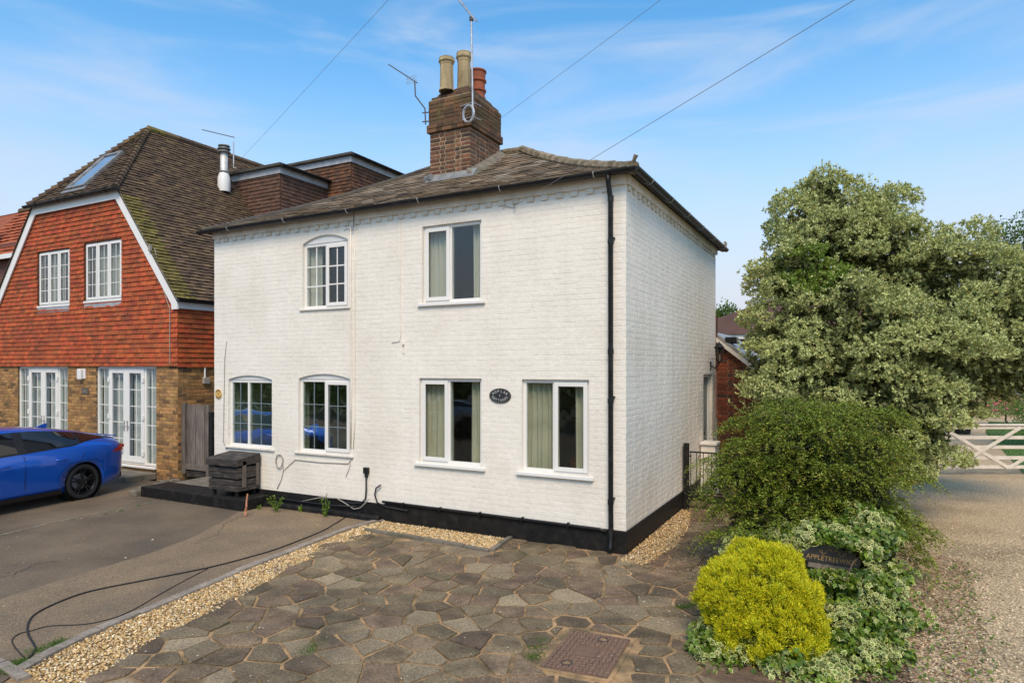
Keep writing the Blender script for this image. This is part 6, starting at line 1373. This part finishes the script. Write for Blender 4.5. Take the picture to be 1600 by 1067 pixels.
t1 = [E_(1590,440,19,1.3,1.5,1.1), E_(1640,400,19,1.6,1.5,1.5), E_(1600,520,19,1.5,1.5,1.3), E_(1690,480,19,1.9,1.6,2.0), E_(1590,380,19,.7,.8,.45), E_(1545,405,19,.55,.8,.35)]
c = at(1680,500,19); bush('garden_tree', 'dark green tree with loose arching branches at the right edge beyond the pale shrub', 'tree', t1, 12000, .085, [M['treeleaf']], (c.x,c.y,G), 65)
gt = bpy.data.objects['garden_tree']; c0 = at(1590,400,19); Q, AX = [], []
for (px, py) in ((1513,358),(1522,395),(1520,415),(1540,375),(1575,352),(1600,350),(1530,440),(1550,345)):
    e = at(px, py, 19); rr_ = np.random.default_rng(px); MB().tube([at(1600,430,19), at(1600,430,19).lerp(e,.5)+Vector((0,0,.12)), e], [.03,.02,.008], 5).build('branch', M['bark'], gt)
    for t in np.linspace(.2,1,60): b_ = at(1600,430,19).lerp(e,t)+Vector((0,0,.12*math.sin(PI*t))); Q.append(np.array(b_)+rr_.normal(size=3)*.10); AX.append(rr_.normal(size=3)+np.array([0,0,-.3]))
Q, AX = np.array(Q), np.array(AX); leaves('branch_leaves', Q, unit(AX), unit(np.random.default_rng(1).normal(size=Q.shape)), .11, .06, [M['treeleaf']], gt)
c = at(1128,492,44); bush('distant_tree', 'small dark tree behind the distant roofs between the cottage and the shrub', 'tree', [(c.x,c.y,5.3,1.4,1.2,1.05)], 2500, .2, [M['treeleaf']], (c.x,c.y,G), 66)
# planting across the road, mirrored in the windows
for i, (x, y, h, w) in enumerate(((-27,-18,3.6,4.2),(-20,-18.5,4.2,4.0),(-13,-18,3.4,4.2),(-6,-18.5,4.6,4.2),(1,-18,3.2,4.4),(8,-18.5,3.9,4.2))):
    bush('roadside_bush', ['broad leafy bush across the road facing the left part of the drive','taller leafy bush mirrored in the left ground floor windows','rounded leafy bush opposite the white cottage','highest leafy bush opposite the white cottage','low leafy bush directly behind the viewpoint','leafy bush across the road to the right'][i], 'bush', [(x,y,h*.42,w,1.6,h*.6),(x+1.4,y+.3,h*.6,w*.5,1.3,h*.42)], 4200, .30, [M['hedge'], M['treeleaf']], (x,y,G-.05), 70+i, .45, group='bushes across the road')

# ------------------------------------------------------------------ weeds, litter and petals
def weed(px, py, h, label, n, m, spread=.10, size=.035):
    c = on_z(px, py); rr_ = np.random.default_rng(px); t = thing('weed', label, 'weed', tuple(c)); mb = MB(); P3, A3 = [], []
    for i in range(6 if h > .1 else 3):
        e = c+Vector((rr_.uniform(-spread,spread), rr_.uniform(-spread*.6,spread*.6), h*rr_.uniform(.55,1))); mb.tube([c, c.lerp(e,.5)+Vector((0,0,.02)), e], [.005,.004,.002], 4)
        for s in np.linspace(.15,1,n): P3.append(np.array(c.lerp(e,s))+rr_.normal(size=3)*.010); A3.append(rr_.normal(size=3)+np.array([0,0,.4]))
    mb.build('stem', M['ivygreen'], t); leaves('leaves', np.array(P3), np.array(A3), unit(rr_.normal(size=(len(P3),3))+np.array([0,0,1])), size, size*.5, [M[m]], t)
weed(432,800,.34,'leafy green weed growing against the black plinth left of the lime clump',16,'ivygreen',.16,.05); weed(469,800,.10,'small lime green weed clump in the middle of the left plinth',22,'leafyoung',.07,.03); weed(508,808,.42,'tall straggly weed against the black plinth right of the lime clump',14,'ivygreen',.10,.045); weed(404,796,.08,'tiny weed beside the copper pipe at the foot of the plinth',12,'leafyoung',.06,.03)
def tuft(pts, n, label, s=.05, spread=.05):
    rr_ = np.random.default_rng(len(label)); c = np.array([np.array(on_z(*q)) for q in pts]); k = rr_.integers(0, len(c), n); P3 = c[k]+rr_.normal(size=(n,3))*np.array([spread,spread,0]); o = leaves('grass_tuft', P3, rr_.normal(size=(n,3))*np.array([.6,.6,.2])+np.array([0,0,1]), unit(rr_.normal(size=(n,3))), rr_.uniform(s*.5,s,n), .006, [M['grassblade']], None, BLADE); return tag(o, label, 'grass', kind='stuff')
tuft([(28,1040),(18,1047),(35,1035),(58,1018)], 700, 'grass tuft growing by the end of the sett kerb'); tuft([(93,1004),(100,1006),(85,1010)], 450, 'grass tuft against the middle of the sett kerb')
tuft([(1065,948),(1075,950),(1082,945)], 900, 'green moss cushion at the edge of the paving by the conifer', .03, .03); tuft([(235,784),(215,790),(190,798),(165,803)], 500, 'grass in the drive joint near the black step', .018, .02)
# a gravel-filled joint line in the asphalt in front of the car
lj = [on_z(*q)+Vector((0,0,.005)) for q in ((-40,846),(0,836),(60,822),(120,808),(180,796),(245,783))]; mb = MB()
for a, b in zip(lj, lj[1:]): mb.face([a+Vector((-.02,-.02,0)), b+Vector((-.02,-.02,0)), b+Vector((.02,.02,0)), a+Vector((.02,.02,0))])
tag(mb.build('drive_joint', mat('pale_joint_line',(.30,.26,.19),(.16,.15,.09),12,.95)), kind='structure')
def flat_bits(name, pts, s0, s1, m, seed, label):
    rr_ = np.random.default_rng(seed); n = len(pts); P3 = np.column_stack([pts, np.full(n, G+.010)+rr_.uniform(0,.006,n)])
    o = leaves(name, P3, np.column_stack([rr_.normal(size=(n,2)), rr_.normal(size=n)*.12]), unit(np.array([0,0,1.])+rr_.normal(size=(n,3))*.25), rr_.uniform(s0,s1,n), rr_.uniform(s0*.5,s1*.5,n), [M[m]]); return tag(o, label, 'litter', kind='stuff')
flat_bits('leaf_litter', sample_poly([(.05,-.3),(.6,-.6),(1.3,0),(1.3,5.5),(.05,5.5)], 5200, rng), .012, .04, 'litter', 1, 'dry brown leaf litter along the side path')
flat_bits('fallen_petals', np.concatenate([sample_poly([(-.6,-1.6),(1.4,-2.4),(1.4,.4),(.2,-.2)], 520, rng), sample_poly([(-3.5,-5.5),(1.5,-5.5),(1.4,-.2),(-3.5,-.8)], 420, rng)]), .010, .030, 'petal', 2, 'pale petals and bits scattered over the crazy paving')
flat_bits('drive_crumbs', sample_poly([(-12,-6),(-3.9,-5),(-4.2,-.2),(-11,-.3)], 900, rng), .006, .022, 'petal', 3, 'small pale crumbs scattered on the asphalt')
flat_bits('mulch', np.concatenate([sample_poly([(2.7,-4.2),(3.35,-3.6),(3.75,-1),(3.9,1.6),(3.2,2.5),(2.8,0)], 9000, rng)]), .015, .045, 'litter', 4, 'brown dry leaf mulch between the ivy and the gravel drive')
gp_ = sample_poly([(3.0,-3.4),(3.6,-2.8),(3.9,0),(3.9,1.5),(3.4,1),(3.1,-1.5)], 700, rng); n = len(gp_)
o = leaves('ground_cover', np.column_stack([gp_[:,0]+.1*np.sin(gp_[:,1]*9), gp_[:,1], np.full(n,G+.02)+rng.uniform(0,.04,n)]), rng.normal(size=(n,3))*np.array([1,1,.3]), unit(np.array([0,0,1.])+rng.normal(size=(n,3))*.3), .04, .03, [M['ivygreen']]); tag(o, 'low green plants creeping out over the mulch', 'ground cover', kind='stuff')
# grass blades on the lawn
gp_ = sample_poly(LAWN, 22000, rng); n = len(gp_)
tag(leaves('lawn_grass', np.column_stack([gp_, np.full(n,G+.02)]), rng.normal(size=(n,3))*.4+np.array([0,0,1]), unit(rng.normal(size=(n,3))), .07, .018, [M['grassblade']], None, BLADE), kind='stuff')

# moss and grit lying in the paving joints
jp = sample_poly(region, 26000, rng); jp = jp[(np.sin(jp[:,0]*2.1+1)*np.sin(jp[:,1]*1.7)+rng.normal(size=len(jp))*.4) > .45]
scatter_stones('paving_grit', 's', jp, G-.006, .003, .007, M['joint'], 12)
tuft([(478,1018),(500,1000),(490,1010)], 500, 'moss and grass in a paving joint left of centre', .022, .05); tuft([(835,1025),(845,1000),(838,1012)], 700, 'moss and grass beside the iron cover', .022, .045)
tuft([(985,885),(905,840),(700,905),(560,905)], 160, 'tiny grass sprigs between the paving stones', .03, .02)
# ------------------------------------------------------------------ labels for the setting
LAB = {'ground':('brown earth ground under and around the plots','ground'), 'asphalt_drive':('dark grey-brown asphalt drive in front of the left cottage and the brick house','drive'),
 'asphalt_patch':('paler strip of asphalt along the sett kerb','drive'), 'road':('asphalt road behind the viewpoint','road'), 'gravel_strip':('bed under the golden gravel between the kerb and the crazy paving','gravel bed'),
 'paving':('crazy paving of irregular grey-brown stones with sandy joints','paving'), 'paving_bed':('sandy mortar bed under the crazy paving','paving'), 'soil_bed':('dark soil bed under the shrubs beside the gravel drive','soil'),
 'gravel_drive':('wide pale gravel drive on the right leading to the white gate','drive'), 'lawn':('green lawn beyond the white field gate','lawn'), 'drive_joint':('pale gritty joint line across the asphalt in front of the blue car','joint'),
 'gravel':('golden gravel beside the kerb and under the ground floor windows','gravel'), 'drive_gravel':('pale stones of the gravel drive on the right','gravel'), 'loose_gravel':('golden gravel along the foot of the side wall','gravel'),
 'paving_grit':('sandy grit lying in the joints of the crazy paving','grit'), 'lawn_grass':('short green grass on the lawn behind the field gate','grass')}
for o in list(S.objects):
    if o.parent is None and o.name in LAB: o['label'], o['category'] = LAB[o.name]

def crack(px, seed):
    rr_ = random.Random(seed); pts = [on_z(*q)+Vector((0,0,.0055)) for q in px]; mb = MB(); full = []
    for a, b in zip(pts, pts[1:]):
        for i in range(8): full.append(a.lerp(b, i/8)+Vector((rr_.uniform(-.02,.02), rr_.uniform(-.02,.02), 0)))
    for a, b in zip(full, full[1:]):
        d = (b-a); n = Vector((-d.y, d.x, 0)).normalized()*rr_.uniform(.0025,.006); mb.face([a-n, b-n, b+n, a+n])
    return tag(mb.build('asphalt_crack', M['pebble']), 'thin dark crack wandering across the asphalt '+('from the copper pipe to the paler strip' if seed == 1 else 'near the left edge of the photo'), 'crack', kind='structure')
crack(((380,806),(365,812),(352,818),(338,836),(322,842),(300,852)), 1); crack(((-20,905),(20,898),(60,880),(95,876)), 2)
flat_bits('fallen_leaves', sample_poly([(-11,-3.5),(-4.3,-4.6),(-4.4,-.2),(-11,-.3)], 70, rng), .03, .055, 'litter', 8, 'few dry brown leaves blown across the asphalt')
flat_bits('wall_foot_litter', sample_poly([(-9.3,-.75),(-4.3,-.35),(-4.3,-.1),(-6.5,-.1),(-9.3,-.62)], 420, rng), .01, .035, 'litter', 9, 'dry litter gathered at the foot of the left plinth and step')
